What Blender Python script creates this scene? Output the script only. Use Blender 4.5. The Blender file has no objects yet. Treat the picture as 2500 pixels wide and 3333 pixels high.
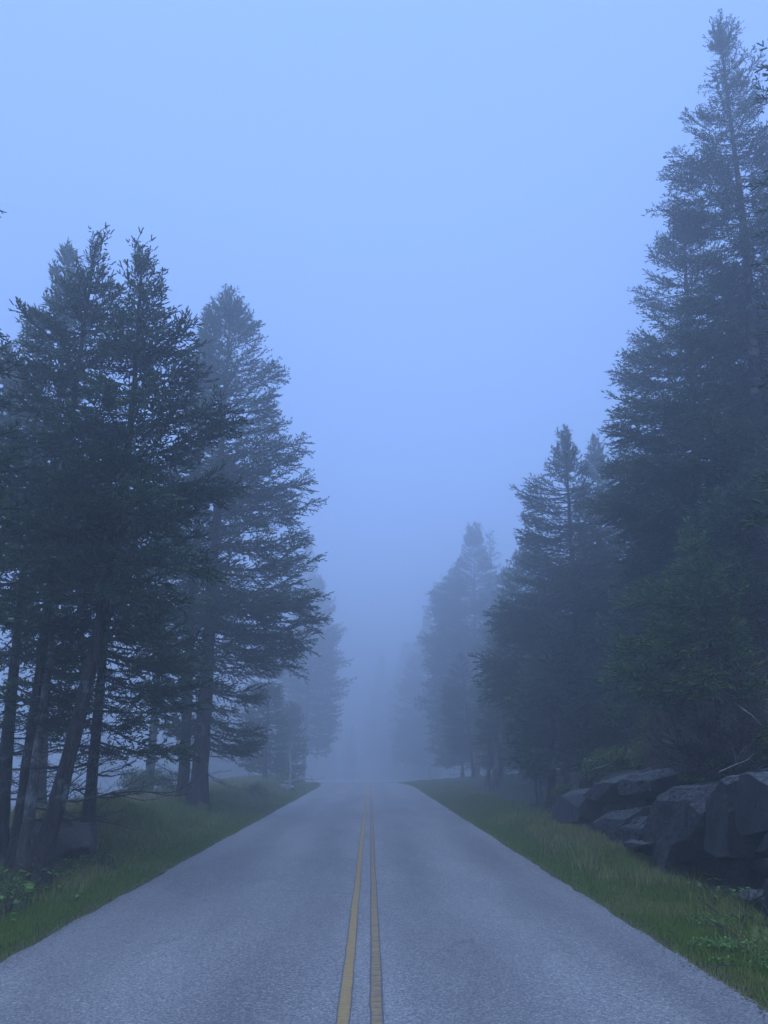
import bpy, bmesh, math, random
import numpy as np
from mathutils import Vector, Matrix, noise

R_ = math.radians
sc = bpy.context.scene
COL = sc.collection

# ------------------------------------------------------------------ camera
CAM_H = 1.6
PITCH = 17.8
YAW = 0.98            # the camera looks a touch to the right of the road's direction
FPX = 2504.0          # focal length in pixels of the 2500x3333 photograph
cd = bpy.data.cameras.new('camera')
cam = bpy.data.objects.new('camera', cd)
COL.objects.link(cam)
cam.location = (0, 0, CAM_H)
cam.rotation_euler = (R_(90 + PITCH), 0, R_(-YAW))
cd.sensor_fit = 'VERTICAL'
cd.sensor_height = 34.6
cd.lens = 34.6 * FPX / 3333.0
cd.clip_start = 0.05
cd.clip_end = 2000
sc.camera = cam

# ------------------------------------------------------------------ sky, sun, exposure
SUN_EL, SUN_ROT = 62.0, 190.0
w = bpy.data.worlds.new('World'); sc.world = w; w.use_nodes = True
nt = w.node_tree; nt.nodes.clear()
sky = nt.nodes.new('ShaderNodeTexSky'); sky.sky_type = 'NISHITA'; sky.sun_disc = False
sky.sun_elevation = R_(SUN_EL); sky.sun_rotation = R_(SUN_ROT)
sky.air_density = 1.0; sky.dust_density = 0.4; sky.ozone_density = 3.0
mixw = nt.nodes.new('ShaderNodeMix'); mixw.data_type = 'RGBA'; mixw.inputs[0].default_value = 0.93
mixw.inputs[7].default_value = (3.25, 5.65, 12.4, 1)      # an even blue overcast over the clear sky
bg = nt.nodes.new('ShaderNodeBackground'); bg.inputs[1].default_value = 0.1
wo = nt.nodes.new('ShaderNodeOutputWorld')
# overcast: brighter overhead than at the horizon
tcw = nt.nodes.new('ShaderNodeTexCoord'); sxw = nt.nodes.new('ShaderNodeSeparateXYZ'); nt.links.new(tcw.outputs['Generated'], sxw.inputs[0])
mrw = nt.nodes.new('ShaderNodeMapRange'); nt.links.new(sxw.outputs[2], mrw.inputs[0])
for i_, v_ in ((1, 0.0), (2, 1.0), (3, 0.98), (4, 1.12)): mrw.inputs[i_].default_value = v_
vsw = nt.nodes.new('ShaderNodeVectorMath'); vsw.operation = 'SCALE'
nt.links.new(mixw.outputs[2], vsw.inputs[0]); nt.links.new(mrw.outputs[0], vsw.inputs[3])
nt.links.new(sky.outputs[0], mixw.inputs[6]); nt.links.new(vsw.outputs[0], bg.inputs[0])
nt.links.new(bg.outputs[0], wo.inputs[0])
sl = bpy.data.lights.new('sun', 'SUN'); sl.energy = 0.9; sl.angle = R_(70); sl.color = (0.86, 0.91, 1.0)
so = bpy.data.objects.new('sun', sl); COL.objects.link(so)
so.rotation_euler = (R_(90 - SUN_EL), 0, R_(180 - SUN_ROT)); so.location = (0, 0, 60)
sc.view_settings.view_transform = 'Standard'; sc.view_settings.look = 'None'
sc.view_settings.exposure = 0.0; sc.view_settings.gamma = 1.0
cy = sc.cycles
cy.max_bounces = 8; cy.diffuse_bounces = 2; cy.glossy_bounces = 2; cy.transmission_bounces = 2
cy.volume_bounces = 6; cy.transparent_max_bounces = 4
cy.use_denoising = True
cy.caustics_reflective = False; cy.caustics_refractive = False

# ------------------------------------------------------------------ pixel -> world (design aid: every thing gets its own distance)
_m = (Matrix.Rotation(R_(-YAW), 3, 'Z') @ Matrix.Rotation(R_(90 + PITCH), 3, 'X'))
def ray(px, py):
    return _m @ Vector(((px - 1250) / FPX, -(py - 1666.5) / FPX, -1.0))
def at(px, py, Y):
    d = ray(px, py); t = Y / d.y
    return Vector((d.x * t, Y, CAM_H + d.z * t))

# ------------------------------------------------------------------ terrain height
EDGE_L, EDGE_R = -3.05, 2.64
def cx(y):
    t = np.maximum(np.asarray(y, float) - 47, 0)
    return -np.where(t < 40, 0.0042 * t * t, 0.0042 * 1600 + (t - 40) * 0.336)
def zr(y):
    t = np.maximum(np.asarray(y, float) - 52, 0)
    return -np.where(t < 30, 0.0012 * t * t, 1.08 + (t - 30) * 0.072)
def sst(a, b, x):
    t = np.clip((x - a) / (b - a), 0, 1); return t * t * (3 - 2 * t)
def vnoise(x, y, s=1.0):
    return (np.sin(x * 1.7 * s + 1.3 * np.sin(y * 0.9 * s)) * np.cos(y * 1.3 * s + 0.7 * np.sin(x * 1.1 * s + 2.1))
            + 0.5 * np.sin(x * 3.9 * s + y * 2.3 * s) * np.cos(y * 3.1 * s - x * 1.9 * s + 0.6))
def H(x, y):
    x = np.asarray(x, float); y = np.asarray(y, float)
    u = x - cx(y); z = zr(y) * np.ones_like(u)
    # right of the road
    r = u - EDGE_R
    cliff = sst(3.6, 5.2, y) * 1.0 * (1 - sst(19.3, 20.3, y))
    rr = 0.02 * sst(0, 0.3, r) + 0.05 * sst(0.5, 1.8, r)
    hill = sst(2.25, 2.95, r) * 1.12 + 0.55 * np.clip(r - 2.7, 0, 7) * sst(2.6, 4.0, r)
    soft = 0.07 * np.clip(r - 1.5, 0, 60) * sst(1.5, 4, r) + 0.6 * sst(2.5, 7, r) * sst(40, 22, y)
    rr = rr - 0.20 * np.exp(-((r - 1.9) / .5) ** 2) * sst(6, 7.5, y) * (1 - sst(13, 15, y))
    right = rr + cliff * np.minimum(hill, 3.6) + (1 - cliff) * np.minimum(soft, 3.6)
    # left of the road
    l = EDGE_L - u
    left = 0.02 * sst(0, 0.3, l) + 0.30 * sst(0.9, 2.4, l) - 2.4 * sst(3.8, 13, l) - 2.0 * sst(13, 45, l)
    mound = 0.42 * np.exp(-(((u + 5.0) / 0.95) ** 2 + ((y - 16.3) / 1.7) ** 2))
    dip = -0.25 * np.exp(-(((u + 5.2) / 0.8) ** 2 + ((y - 12.6) / 1.3) ** 2))
    left = left + mound + dip
    n = vnoise(x, y, 0.9) * 0.05 + vnoise(x + 9, y - 4, 3.1) * 0.018
    off = np.maximum(r, l)
    z = z + np.where(r > 0, right, 0) + np.where(l > 0, left, 0) + n * sst(0.25, 1.6, off)
    z = z - 0.03 * (off < 0)
    return z
def hz(x, y): return float(H(np.array([x]), np.array([y]))[0])
def ground_at(px, py):
    d = ray(px, py); t = 3.0
    while t < 120:
        p = Vector((0, 0, CAM_H)) + d * t
        if p.z < hz(p.x, p.y): return p
        t += 0.03
    return p

# ------------------------------------------------------------------ helpers
def mesh_np(name, V, F, mat, parent=None, tip=None, smooth=False, mats=None):
    """V (n,3), F (m,k) with k 3 or 4 -> linked object"""
    me = bpy.data.meshes.new(name)
    V = np.ascontiguousarray(V, np.float32); F = np.ascontiguousarray(F, np.int32)
    k = F.shape[1]
    me.vertices.add(len(V)); me.vertices.foreach_set('co', V.ravel())
    me.loops.add(F.size); me.loops.foreach_set('vertex_index', F.ravel())
    me.polygons.add(len(F)); me.polygons.foreach_set('loop_start', np.arange(0, F.size, k, dtype=np.int32))
    if smooth: me.polygons.foreach_set('use_smooth', np.ones(len(F), bool))
    if tip is not None:
        a = me.attributes.new('tip', 'FLOAT', 'POINT'); a.data.foreach_set('value', np.ascontiguousarray(tip, np.float32))
    me.update(calc_edges=True)
    me.materials.append(mat)
    o = bpy.data.objects.new(name, me); COL.objects.link(o)
    if parent: o.parent = parent
    return o
def empty(name, loc, label, cat, group=None):
    o = bpy.data.objects.new(name, None); COL.objects.link(o); o.location = loc; o.empty_display_size = 0.3
    return tag(o, label, cat, group)
def tag(o, label=None, cat=None, group=None, kind=None):
    if label: o['label'] = label
    if cat: o['category'] = cat
    if group: o['group'] = group
    if kind: o['kind'] = kind
    return o
class Geo:
    def __init__(s): s.V = []; s.F = []; s.T = []; s.n = 0
    def add(s, V, F, T=None):
        s.V.append(V); s.F.append(F + s.n); s.n += len(V)
        s.T.append(np.zeros(len(V)) if T is None else T)
    def build(s, name, mat, parent=None, smooth=False):
        if not s.V: return None
        return mesh_np(name, np.concatenate(s.V), np.concatenate(s.F), mat, parent, np.concatenate(s.T), smooth)

def tubes(P, Q, ra, rb, sides=3):
    """many straight tapered prisms at once -> V, F(quads)"""
    P = np.asarray(P, float); Q = np.asarray(Q, float); n = len(P)
    ra = np.broadcast_to(ra, n); rb = np.broadcast_to(rb, n)
    d = Q - P; L = np.linalg.norm(d, axis=1, keepdims=True) + 1e-9; d = d / L
    up = np.where(np.abs(d[:, 2:3]) > 0.9, np.array([[1., 0, 0]]), np.array([[0, 0, 1.]]))
    a = np.cross(d, up); a /= np.linalg.norm(a, axis=1, keepdims=True) + 1e-9; b = np.cross(d, a)
    V = np.zeros((n, 2 * sides, 3))
    for k in range(sides):
        c, s = math.cos(2 * math.pi * k / sides), math.sin(2 * math.pi * k / sides)
        o = a * c + b * s
        V[:, k] = P + o * ra[:, None]; V[:, sides + k] = Q + o * rb[:, None]
    F = np.array([[k, (k + 1) % sides, sides + (k + 1) % sides, sides + k] for k in range(sides)])
    F = (F[None] + (np.arange(n) * 2 * sides)[:, None, None]).reshape(-1, 4)
    return V.reshape(-1, 3), F
def chain(pts, rad, sides=3):
    pts = np.asarray(pts, float); rad = np.asarray(rad, float)
    return tubes(pts[:-1], pts[1:], rad[:-1], rad[1:], sides)

# ------------------------------------------------------------------ materials
def new_mat(name):
    m = bpy.data.materials.new(name); m.use_nodes = True
    nt = m.node_tree; b = nt.nodes['Principled BSDF']
    return m, nt, b
def N(nt, t, **kw):
    n = nt.nodes.new(t)
    for k, v in kw.items():
        if k == 'inp':
            for i, x in v.items(): n.inputs[i].default_value = x
        else: setattr(n, k, v)
    return n
def L(nt, a, b): nt.links.new(a, b)
def ramp(nt, src, stops):
    r = N(nt, 'ShaderNodeValToRGB'); e = r.color_ramp.elements
    while len(e) < len(stops): e.new(0.5)
    for i, (p, c) in enumerate(stops):
        e[i].position = p; e[i].color = (*c, 1) if len(c) == 3 else c
    L(nt, src, r.inputs[0]); return r
def obj_noise(nt, scale, detail=3, rough=0.6, vec=None, scl=None):
    tc = N(nt, 'ShaderNodeTexCoord'); n = N(nt, 'ShaderNodeTexNoise', inp={'Scale': scale, 'Detail': detail, 'Roughness': rough})
    src = tc.outputs['Object']
    if scl:
        mp = N(nt, 'ShaderNodeMapping'); mp.inputs['Scale'].default_value = scl; L(nt, src, mp.inputs[0]); src = mp.outputs[0]
    L(nt, src, n.inputs['Vector']); return n
def mix(nt, f, a, b, kind='MIX'):
    m = N(nt, 'ShaderNodeMix', data_type='RGBA', blend_type=kind)
    for i, v in ((0, f), (6, a), (7, b)):
        if hasattr(v, 'links') or hasattr(v, 'is_linked'): L(nt, v, m.inputs[i])
        else: m.inputs[i].default_value = v if i == 0 else (*v, 1)
    return m.outputs[2]
def bump(nt, b, h, strength, dist):
    n = N(nt, 'ShaderNodeBump', inp={'Strength': strength, 'Distance': dist}); L(nt, h, n.inputs['Height']); L(nt, n.outputs[0], b.inputs['Normal'])

def foliage_mat(name, dark, mid, tipc, rough=0.7, trans=0.0):
    m, nt, b = new_mat(name)
    g = N(nt, 'ShaderNodeNewGeometry')
    n = obj_noise(nt, 0.9, 2)
    c1 = mix(nt, n.outputs[0], dark, mid)
    hs = N(nt, 'ShaderNodeMapRange', inp={3: 0.65, 4: 1.35}); L(nt, g.outputs['Random Per Island'], hs.inputs[0])
    a = N(nt, 'ShaderNodeAttribute', attribute_name='tip')
    c2 = mix(nt, a.outputs['Fac'], c1, tipc)
    vm = N(nt, 'ShaderNodeVectorMath', operation='SCALE'); L(nt, c2, vm.inputs[0]); L(nt, hs.outputs[0], vm.inputs[3])
    L(nt, vm.outputs[0], b.inputs['Base Color'])
    b.inputs['Roughness'].default_value = rough; b.inputs['Specular IOR Level'].default_value = 0.25
    return m
M = {}
M['needle'] = foliage_mat('spruce_needles', (0.026, 0.054, 0.026), (0.056, 0.105, 0.046), (0.115, 0.185, 0.070))
M['needle_young'] = foliage_mat('young_spruce_needles', (0.045, 0.088, 0.028), (0.082, 0.14, 0.042), (0.16, 0.25, 0.07))
M['lichen'] = foliage_mat('beard_lichen', (0.07, 0.095, 0.07), (0.11, 0.135, 0.10), (0.14, 0.16, 0.12), 0.9)
M['leaf'] = foliage_mat('broad_leaves', (0.08, 0.17, 0.03), (0.13, 0.24, 0.04), (0.18, 0.30, 0.07), 0.5)
M['shrub'] = foliage_mat('shrub_leaves', (0.07, 0.115, 0.03), (0.14, 0.20, 0.05), (0.25, 0.32, 0.09), 0.6)
M['grass'] = foliage_mat('grass_blades', (0.11, 0.18, 0.025), (0.17, 0.25, 0.035), (0.36, 0.31, 0.13), 0.6)

def bark_mat(name, c0, c1, c2, patch=0.62):
    m, nt, b = new_mat(name)
    n = obj_noise(nt, 9, 6, 0.65, scl=(1, 1, 0.22)); n2 = obj_noise(nt, 2.3, 4)
    col = ramp(nt, n.outputs[0], [(0.3, c0), (0.62, c1)])
    msk = ramp(nt, n2.outputs[0], [(patch - 0.05, (0, 0, 0)), (patch + 0.03, (1, 1, 1))])
    L(nt, mix(nt, msk.outputs[0], col.outputs[0], c2), b.inputs['Base Color'])
    v = N(nt, 'ShaderNodeTexVoronoi', feature='DISTANCE_TO_EDGE', inp={'Scale': 22})
    tc = N(nt, 'ShaderNodeTexCoord'); mp = N(nt, 'ShaderNodeMapping'); mp.inputs['Scale'].default_value = (1, 1, 0.35)
    L(nt, tc.outputs['Object'], mp.inputs[0]); L(nt, mp.outputs[0], v.inputs['Vector'])
    mm = N(nt, 'ShaderNodeMath', operation='ADD'); L(nt, v.outputs[0], mm.inputs[0]); L(nt, n.outputs[0], mm.inputs[1])
    bump(nt, b, mm.outputs[0], 1.0, 0.06)
    b.inputs['Roughness'].default_value = 0.9; b.inputs['Specular IOR Level'].default_value = 0.15
    return m
M['bark'] = bark_mat('spruce_bark', (0.022, 0.018, 0.016), (0.08, 0.068, 0.06), (0.20, 0.22, 0.20))
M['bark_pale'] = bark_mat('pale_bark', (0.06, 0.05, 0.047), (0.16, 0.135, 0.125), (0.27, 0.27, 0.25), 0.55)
M['twig'] = bark_mat('bare_twigs', (0.05, 0.045, 0.04), (0.11, 0.10, 0.095), (0.18, 0.19, 0.18))
M['twig_red'] = bark_mat('dead_brush', (0.15, 0.105, 0.10), (0.34, 0.25, 0.235), (0.5, 0.45, 0.42))
M['bleached'] = bark_mat('bleached_wood', (0.30, 0.30, 0.29), (0.5, 0.5, 0.48), (0.6, 0.6, 0.58))

def asphalt():
    m, nt, b = new_mat('weathered_asphalt')
    tc = N(nt, 'ShaderNodeTexCoord')
    v = N(nt, 'ShaderNodeTexVoronoi', inp={'Scale': 85.0}); L(nt, tc.outputs['Object'], v.inputs['Vector'])
    v2 = N(nt, 'ShaderNodeTexNoise', inp={'Scale': 38.0, 'Detail': 4, 'Roughness': 0.75}); L(nt, tc.outputs['Object'], v2.inputs['Vector'])
    sp = N(nt, 'ShaderNodeSeparateColor'); L(nt, v.outputs['Color'], sp.inputs[0])
    agg = ramp(nt, sp.outputs[0], [(0.0, (0.165, 0.162, 0.154)), (0.45, (0.25, 0.245, 0.232)), (0.85, (0.335, 0.328, 0.31)), (1.0, (0.47, 0.46, 0.435))])
    fine = ramp(nt, v2.outputs[0], [(0.30, (0.72, 0.72, 0.72)), (0.66, (1.22, 1.22, 1.22))])
    c = mix(nt, 1.0, agg.outputs[0], fine.outputs[0], 'MULTIPLY')
    big = obj_noise(nt, 0.8, 5, 0.6, scl=(1.5, 0.3, 1))
    bigr = ramp(nt, big.outputs[0], [(0.32, (0.80, 0.80, 0.82)), (0.68, (1.16, 1.16, 1.15))])
    c = mix(nt, 1.0, c, bigr.outputs[0], 'MULTIPLY')
    # faint wheel tracks, polished a little darker
    sx = N(nt, 'ShaderNodeSeparateXYZ'); L(nt, tc.outputs['Object'], sx.inputs[0])
    wx = N(nt, 'ShaderNodeMath', operation='MULTIPLY_ADD', inp={1: 4.33, 2: 0.26}); L(nt, sx.outputs[0], wx.inputs[0])
    wc = N(nt, 'ShaderNodeMath', operation='COSINE'); L(nt, wx.outputs[0], wc.inputs[0])
    wr_ = N(nt, 'ShaderNodeMapRange', inp={1: -1.0, 2: 1.0, 3: 0.90, 4: 1.05}); L(nt, wc.outputs[0], wr_.inputs[0])
    vs = N(nt, 'ShaderNodeVectorMath', operation='SCALE'); L(nt, c, vs.inputs[0]); L(nt, wr_.outputs[0], vs.inputs[3]); c = vs.outputs[0]
    # a few sealed hairline cracks across the lanes
    cr = N(nt, 'ShaderNodeTexVoronoi', feature='DISTANCE_TO_EDGE', inp={'Scale': 1.0})
    wn = obj_noise(nt, 1.3, 4, 0.6)
    mp = N(nt, 'ShaderNodeMapping'); mp.inputs['Scale'].default_value = (0.05, 0.085, 1)
    av = N(nt, 'ShaderNodeVectorMath', operation='ADD')
    sv = N(nt, 'ShaderNodeVectorMath', operation='SCALE', inp={3: 1.1}); L(nt, wn.outputs['Color'], sv.inputs[0])
    L(nt, tc.outputs['Object'], av.inputs[0]); L(nt, sv.outputs[0], av.inputs[1]); L(nt, av.outputs[0], mp.inputs[0]); L(nt, mp.outputs[0], cr.inputs['Vector'])
    gate = obj_noise(nt, 0.35, 1)
    ga = ramp(nt, gate.outputs[0], [(0.52, (1, 1, 1)), (0.56, (0, 0, 0))])
    ck = ramp(nt, cr.outputs[0], [(0.0006, (0.45, 0.45, 0.45)), (0.0017, (1, 1, 1))])
    ckm = mix(nt, ga.outputs[0], ck.outputs[0], (1, 1, 1))
    c = mix(nt, 1.0, c, ckm, 'MULTIPLY')
    L(nt, c, b.inputs['Base Color'])
    b.inputs['Roughness'].default_value = 0.72; b.inputs['Specular IOR Level'].default_value = 0.5
    mm = N(nt, 'ShaderNodeMath', operation='ADD'); L(nt, sp.outputs[0], mm.inputs[0]); L(nt, v2.outputs[0], mm.inputs[1])
    bump(nt, b, mm.outputs[0], 0.4, 0.005)
    return m
M['asphalt'] = asphalt()
def paint(name, wear):
    m, nt, b = new_mat(name)
    tc = N(nt, 'ShaderNodeTexCoord')
    n = N(nt, 'ShaderNodeTexNoise', inp={'Scale': 26.0, 'Detail': 5, 'Roughness': 0.8}); L(nt, tc.outputs['Object'], n.inputs['Vector'])
    mp = N(nt, 'ShaderNodeMapping'); mp.inputs['Scale'].default_value = (5, 30, 1); L(nt, tc.outputs['Object'], mp.inputs[0])
    n2 = N(nt, 'ShaderNodeTexNoise', inp={'Scale': 1.0, 'Detail': 5, 'Roughness': 0.7}); L(nt, mp.outputs[0], n2.inputs['Vector'])
    a = N(nt, 'ShaderNodeAttribute', attribute_name='tip')
    s = N(nt, 'ShaderNodeMath', operation='ADD'); L(nt, n.outputs[0], s.inputs[0]); L(nt, n2.outputs[0], s.inputs[1])
    s2 = N(nt, 'ShaderNodeMath', operation='MULTIPLY_ADD', inp={1: 0.42}); L(nt, a.outputs['Fac'], s2.inputs[0]); L(nt, s.outputs[0], s2.inputs[2])
    msk = ramp(nt, s2.outputs[0], [(1.0 - wear, (0, 0, 0)), (1.0 - wear + 0.16, (1, 1, 1))])
    # ramp input is clamped at 1, so scale
    sc_ = N(nt, 'ShaderNodeMath', operation='MULTIPLY', inp={1: 0.62}); L(nt, s2.outputs[0], sc_.inputs[0]); L(nt, sc_.outputs[0], msk.inputs[0])
    yel = ramp(nt, n.outputs[0], [(0.3, (0.33, 0.21, 0.07)), (0.7, (0.56, 0.38, 0.14))])
    L(nt, mix(nt, msk.outputs[0], yel.outputs[0], (0.13, 0.13, 0.135)), b.inputs['Base Color'])
    b.inputs['Roughness'].default_value = 0.75
    bump(nt, b, n.outputs[0], 0.4, 0.004)
    return m
M['paint'] = paint('faded_yellow_paint', 0.365)
M['paint_worn'] = paint('worn_yellow_paint', 0.44)

def ground_mat():
    m, nt, b = new_mat('mossy_ground')
    n = obj_noise(nt, 1.6, 5); n2 = obj_noise(nt, 14, 6, 0.7)
    c = ramp(nt, n.outputs[0], [(0.32, (0.045, 0.040, 0.028)), (0.5, (0.040, 0.058, 0.022)), (0.7, (0.06, 0.085, 0.030))])
    f = ramp(nt, n2.outputs[0], [(0.3, (0.5, 0.5, 0.5)), (0.7, (1.4, 1.4, 1.4))])
    L(nt, mix(nt, 1.0, c.outputs[0], f.outputs[0], 'MULTIPLY'), b.inputs['Base Color'])
    bump(nt, b, n2.outputs[0], 1.0, 0.05); b.inputs['Roughness'].default_value = 0.95
    return m
M['ground'] = ground_mat()
def rock_mat(name='basalt_ledge', dark=(0.028, 0.030, 0.034), light=(0.065, 0.068, 0.072), lich=(0.24, 0.26, 0.24)):
    m, nt, b = new_mat(name)
    n = obj_noise(nt, 2.2, 7, 0.65); n2 = obj_noise(nt, 24, 5, 0.7)
    c = ramp(nt, n.outputs[0], [(0.34, dark), (0.7, light)])
    f = ramp(nt, n2.outputs[0], [(0.3, (0.72, 0.72, 0.72)), (0.7, (1.25, 1.25, 1.25))])
    c = mix(nt, 1.0, c.outputs[0], f.outputs[0], 'MULTIPLY')
    g = N(nt, 'ShaderNodeNewGeometry'); s = N(nt, 'ShaderNodeSeparateXYZ'); L(nt, g.outputs['Normal'], s.inputs[0])
    # pale lichen grows on the faces turned up
    l = N(nt, 'ShaderNodeMath', operation='MULTIPLY_ADD', inp={1: 0.7, 2: 0.0}); L(nt, s.outputs[2], l.inputs[0])
    l2 = N(nt, 'ShaderNodeMath', operation='ADD'); L(nt, l.outputs[0], l2.inputs[0]); L(nt, n2.outputs[0], l2.inputs[1])
    l3 = N(nt, 'ShaderNodeMath', operation='MULTIPLY', inp={1: 0.75}); L(nt, l2.outputs[0], l3.inputs[0])
    lm = ramp(nt, l3.outputs[0], [(0.78, (0, 0, 0)), (1.0, (0.9, 0.9, 0.9))])
    L(nt, mix(nt, lm.outputs[0], c, lich), b.inputs['Base Color'])
    b.inputs['Roughness'].default_value = 0.8
    b.inputs['Specular IOR Level'].default_value = 0.2
    h = N(nt, 'ShaderNodeMath', operation='ADD'); L(nt, n.outputs[0], h.inputs[0]); L(nt, n2.outputs[0], h.inputs[1])
    bump(nt, b, h.outputs[0], 0.7, 0.03)
    return m
M['rock'] = rock_mat()
M['rock_brown'] = rock_mat('earthy_boulder', (0.06, 0.055, 0.05), (0.12, 0.11, 0.10), (0.16, 0.17, 0.14))
M['rock_pale'] = rock_mat('pale_boulder', (0.28, 0.28, 0.27), (0.42, 0.42, 0.4), (0.5, 0.5, 0.47))

# ------------------------------------------------------------------ ground, road, lines
def grid(name, xs, ys, zf, mat, tipf=None):
    X, Y = np.meshgrid(xs, ys); Z = zf(X, Y)
    V = np.stack([X, Y, Z], -1).reshape(-1, 3)
    nx = len(xs); i = np.arange(len(ys) - 1)[:, None] * nx + np.arange(nx - 1)[None]
    F = np.stack([i, i + 1, i + 1 + nx, i + nx], -1).reshape(-1, 4)
    return mesh_np(name, V, F, mat, smooth=True)
def nonlin(fine0, fine1, step, far0, far1):
    a = list(np.arange(fine0, fine1 + 1e-6, step)); s = step
    hi = a[-1]
    while hi < far1: s *= 1.13; hi += s; a.append(min(hi, far1))
    s = step; lo = a[0]
    while lo > far0: s *= 1.13; lo -= s; a.insert(0, max(lo, far0))
    return np.array(a)
g = grid('ground', nonlin(-10, 10, 0.14, -280, 280), nonlin(2, 36, 0.16, -60, 420), H, M['ground'])
tag(g, kind='structure')
def ribbon(name, u0, u1, zoff, mat, y0, y1, dy, wob=0.0, seed=0, nu=2, tipedge=False):
    ys = np.arange(y0, y1, dy); rng = np.random.default_rng(seed)
    def wv(k):
        r = rng.normal(size=len(ys)); ker = np.ones(3) / 3
        return np.convolve(r, ker, 'same') * wob + 0.6 * wob * np.sin(ys * 1.7 + k) + 0.8 * wob * np.sin(ys * 0.53 + 2 * k)
    a, b_ = u0 + wv(1), u1 + wv(2)
    V = []; T = []
    for k in range(nu + 1):
        t = k / nu; u = a * (1 - t) + b_ * t
        crown = 0.035 * (1 - ((u - (EDGE_L + EDGE_R) / 2) / 2.85) ** 2)
        V.append(np.stack([cx(ys) + u, ys, zr(ys) + crown + zoff], -1)); T.append(np.full(len(ys), 1.0 if k in (0, nu) else 0.0))
    V = np.stack(V, 1).reshape(-1, 3); T = np.stack(T, 1).ravel()
    n1 = nu + 1; i = np.arange(len(ys) - 1)[:, None] * n1 + np.arange(nu)[None]
    F = np.stack([i, i + 1, i + 1 + n1, i + n1], -1).reshape(-1, 4)
    return mesh_np(name, V, F, mat, tip=T, smooth=True)
o = ribbon('road', EDGE_L, EDGE_R, 0.0, M['asphalt'], -30, 130, 0.12, 0.024, 3, 10); tag(o, kind='structure')
def dirt():
    m, nt, b = new_mat('dirt_and_gravel'); n = obj_noise(nt, 45, 5, .7)
    L(nt, ramp(nt, n.outputs[0], [(.32, (.035, .032, .028)), (.55, (.12, .105, .085)), (.75, (.26, .24, .21))]).outputs[0], b.inputs['Base Color'])
    b.inputs['Roughness'].default_value = .95; bump(nt, b, n.outputs[0], .8, .01); return m
M['dirt'] = dirt()
for u0, u1, sd in ((EDGE_R - .08, EDGE_R + .17, 5), (EDGE_L - .10, EDGE_L + .08, 6)):
    o = ribbon('gravel_edge', u0, u1, -0.008, M['dirt'], -30, 60, .12, .05, sd, 3); tag(o, kind='structure')
CL = -0.055
for k, (c, mt) in enumerate(((CL - 0.106, 'paint'), (CL + 0.106, 'paint_worn'))):
    o = ribbon('road_line', c - 0.043, c + 0.043, 0.004, M[mt], -30, 120, 0.1, 0.0035, 10 + k, 6); tag(o, kind='structure')

# cracks across the lanes
def road_z(x, y):
    u = x - cx(y); return zr(y) + 0.035 * (1 - ((u - (EDGE_L + EDGE_R) / 2) / 2.85) ** 2)
mc, ntc, bc = new_mat('crack_filler'); bc.inputs['Base Color'].default_value = (.045, .043, .04, 1); bc.inputs['Roughness'].default_value = .9
for q, (a_, b_, wd) in enumerate((((730, 2688), (1075, 2674), .022), ((1555, 2984), (1800, 2990), .010), ((1395, 2762), (1450, 2765), .02), ((1240, 2830), (1330, 2842), .008), ((860, 2905), (1010, 2898), .007))):
    rq = np.random.default_rng(q + 3); p0, p1 = [Vector((0, 0, CAM_H)) + ray(*k) * ((CAM_H - .03) / -ray(*k).z) for k in (a_, b_)]
    n_ = 40; t = np.linspace(0, 1, n_); jit = np.cumsum(rq.normal(size=n_)) * .012; jit -= jit[0] + (jit[-1] - jit[0]) * t
    X = p0.x + (p1.x - p0.x) * t; Y = p0.y + (p1.y - p0.y) * t + jit; wv = wd * .5 * np.sin(np.pi * np.clip(t, .03, .97)) ** .5 * rq.uniform(.4, 1.3, n_)
    V = np.stack([np.stack([X, Y - wv, road_z(X, Y - wv) + .004], -1), np.stack([X, Y + wv, road_z(X, Y + wv) + .004], -1)], 1).reshape(-1, 3)
    i = np.arange(n_ - 1)[:, None] * 2; F = np.concatenate([i, i + 2, i + 3, i + 1], 1)
    tag(mesh_np('road_crack', V, F, mc), kind='structure')

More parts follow.
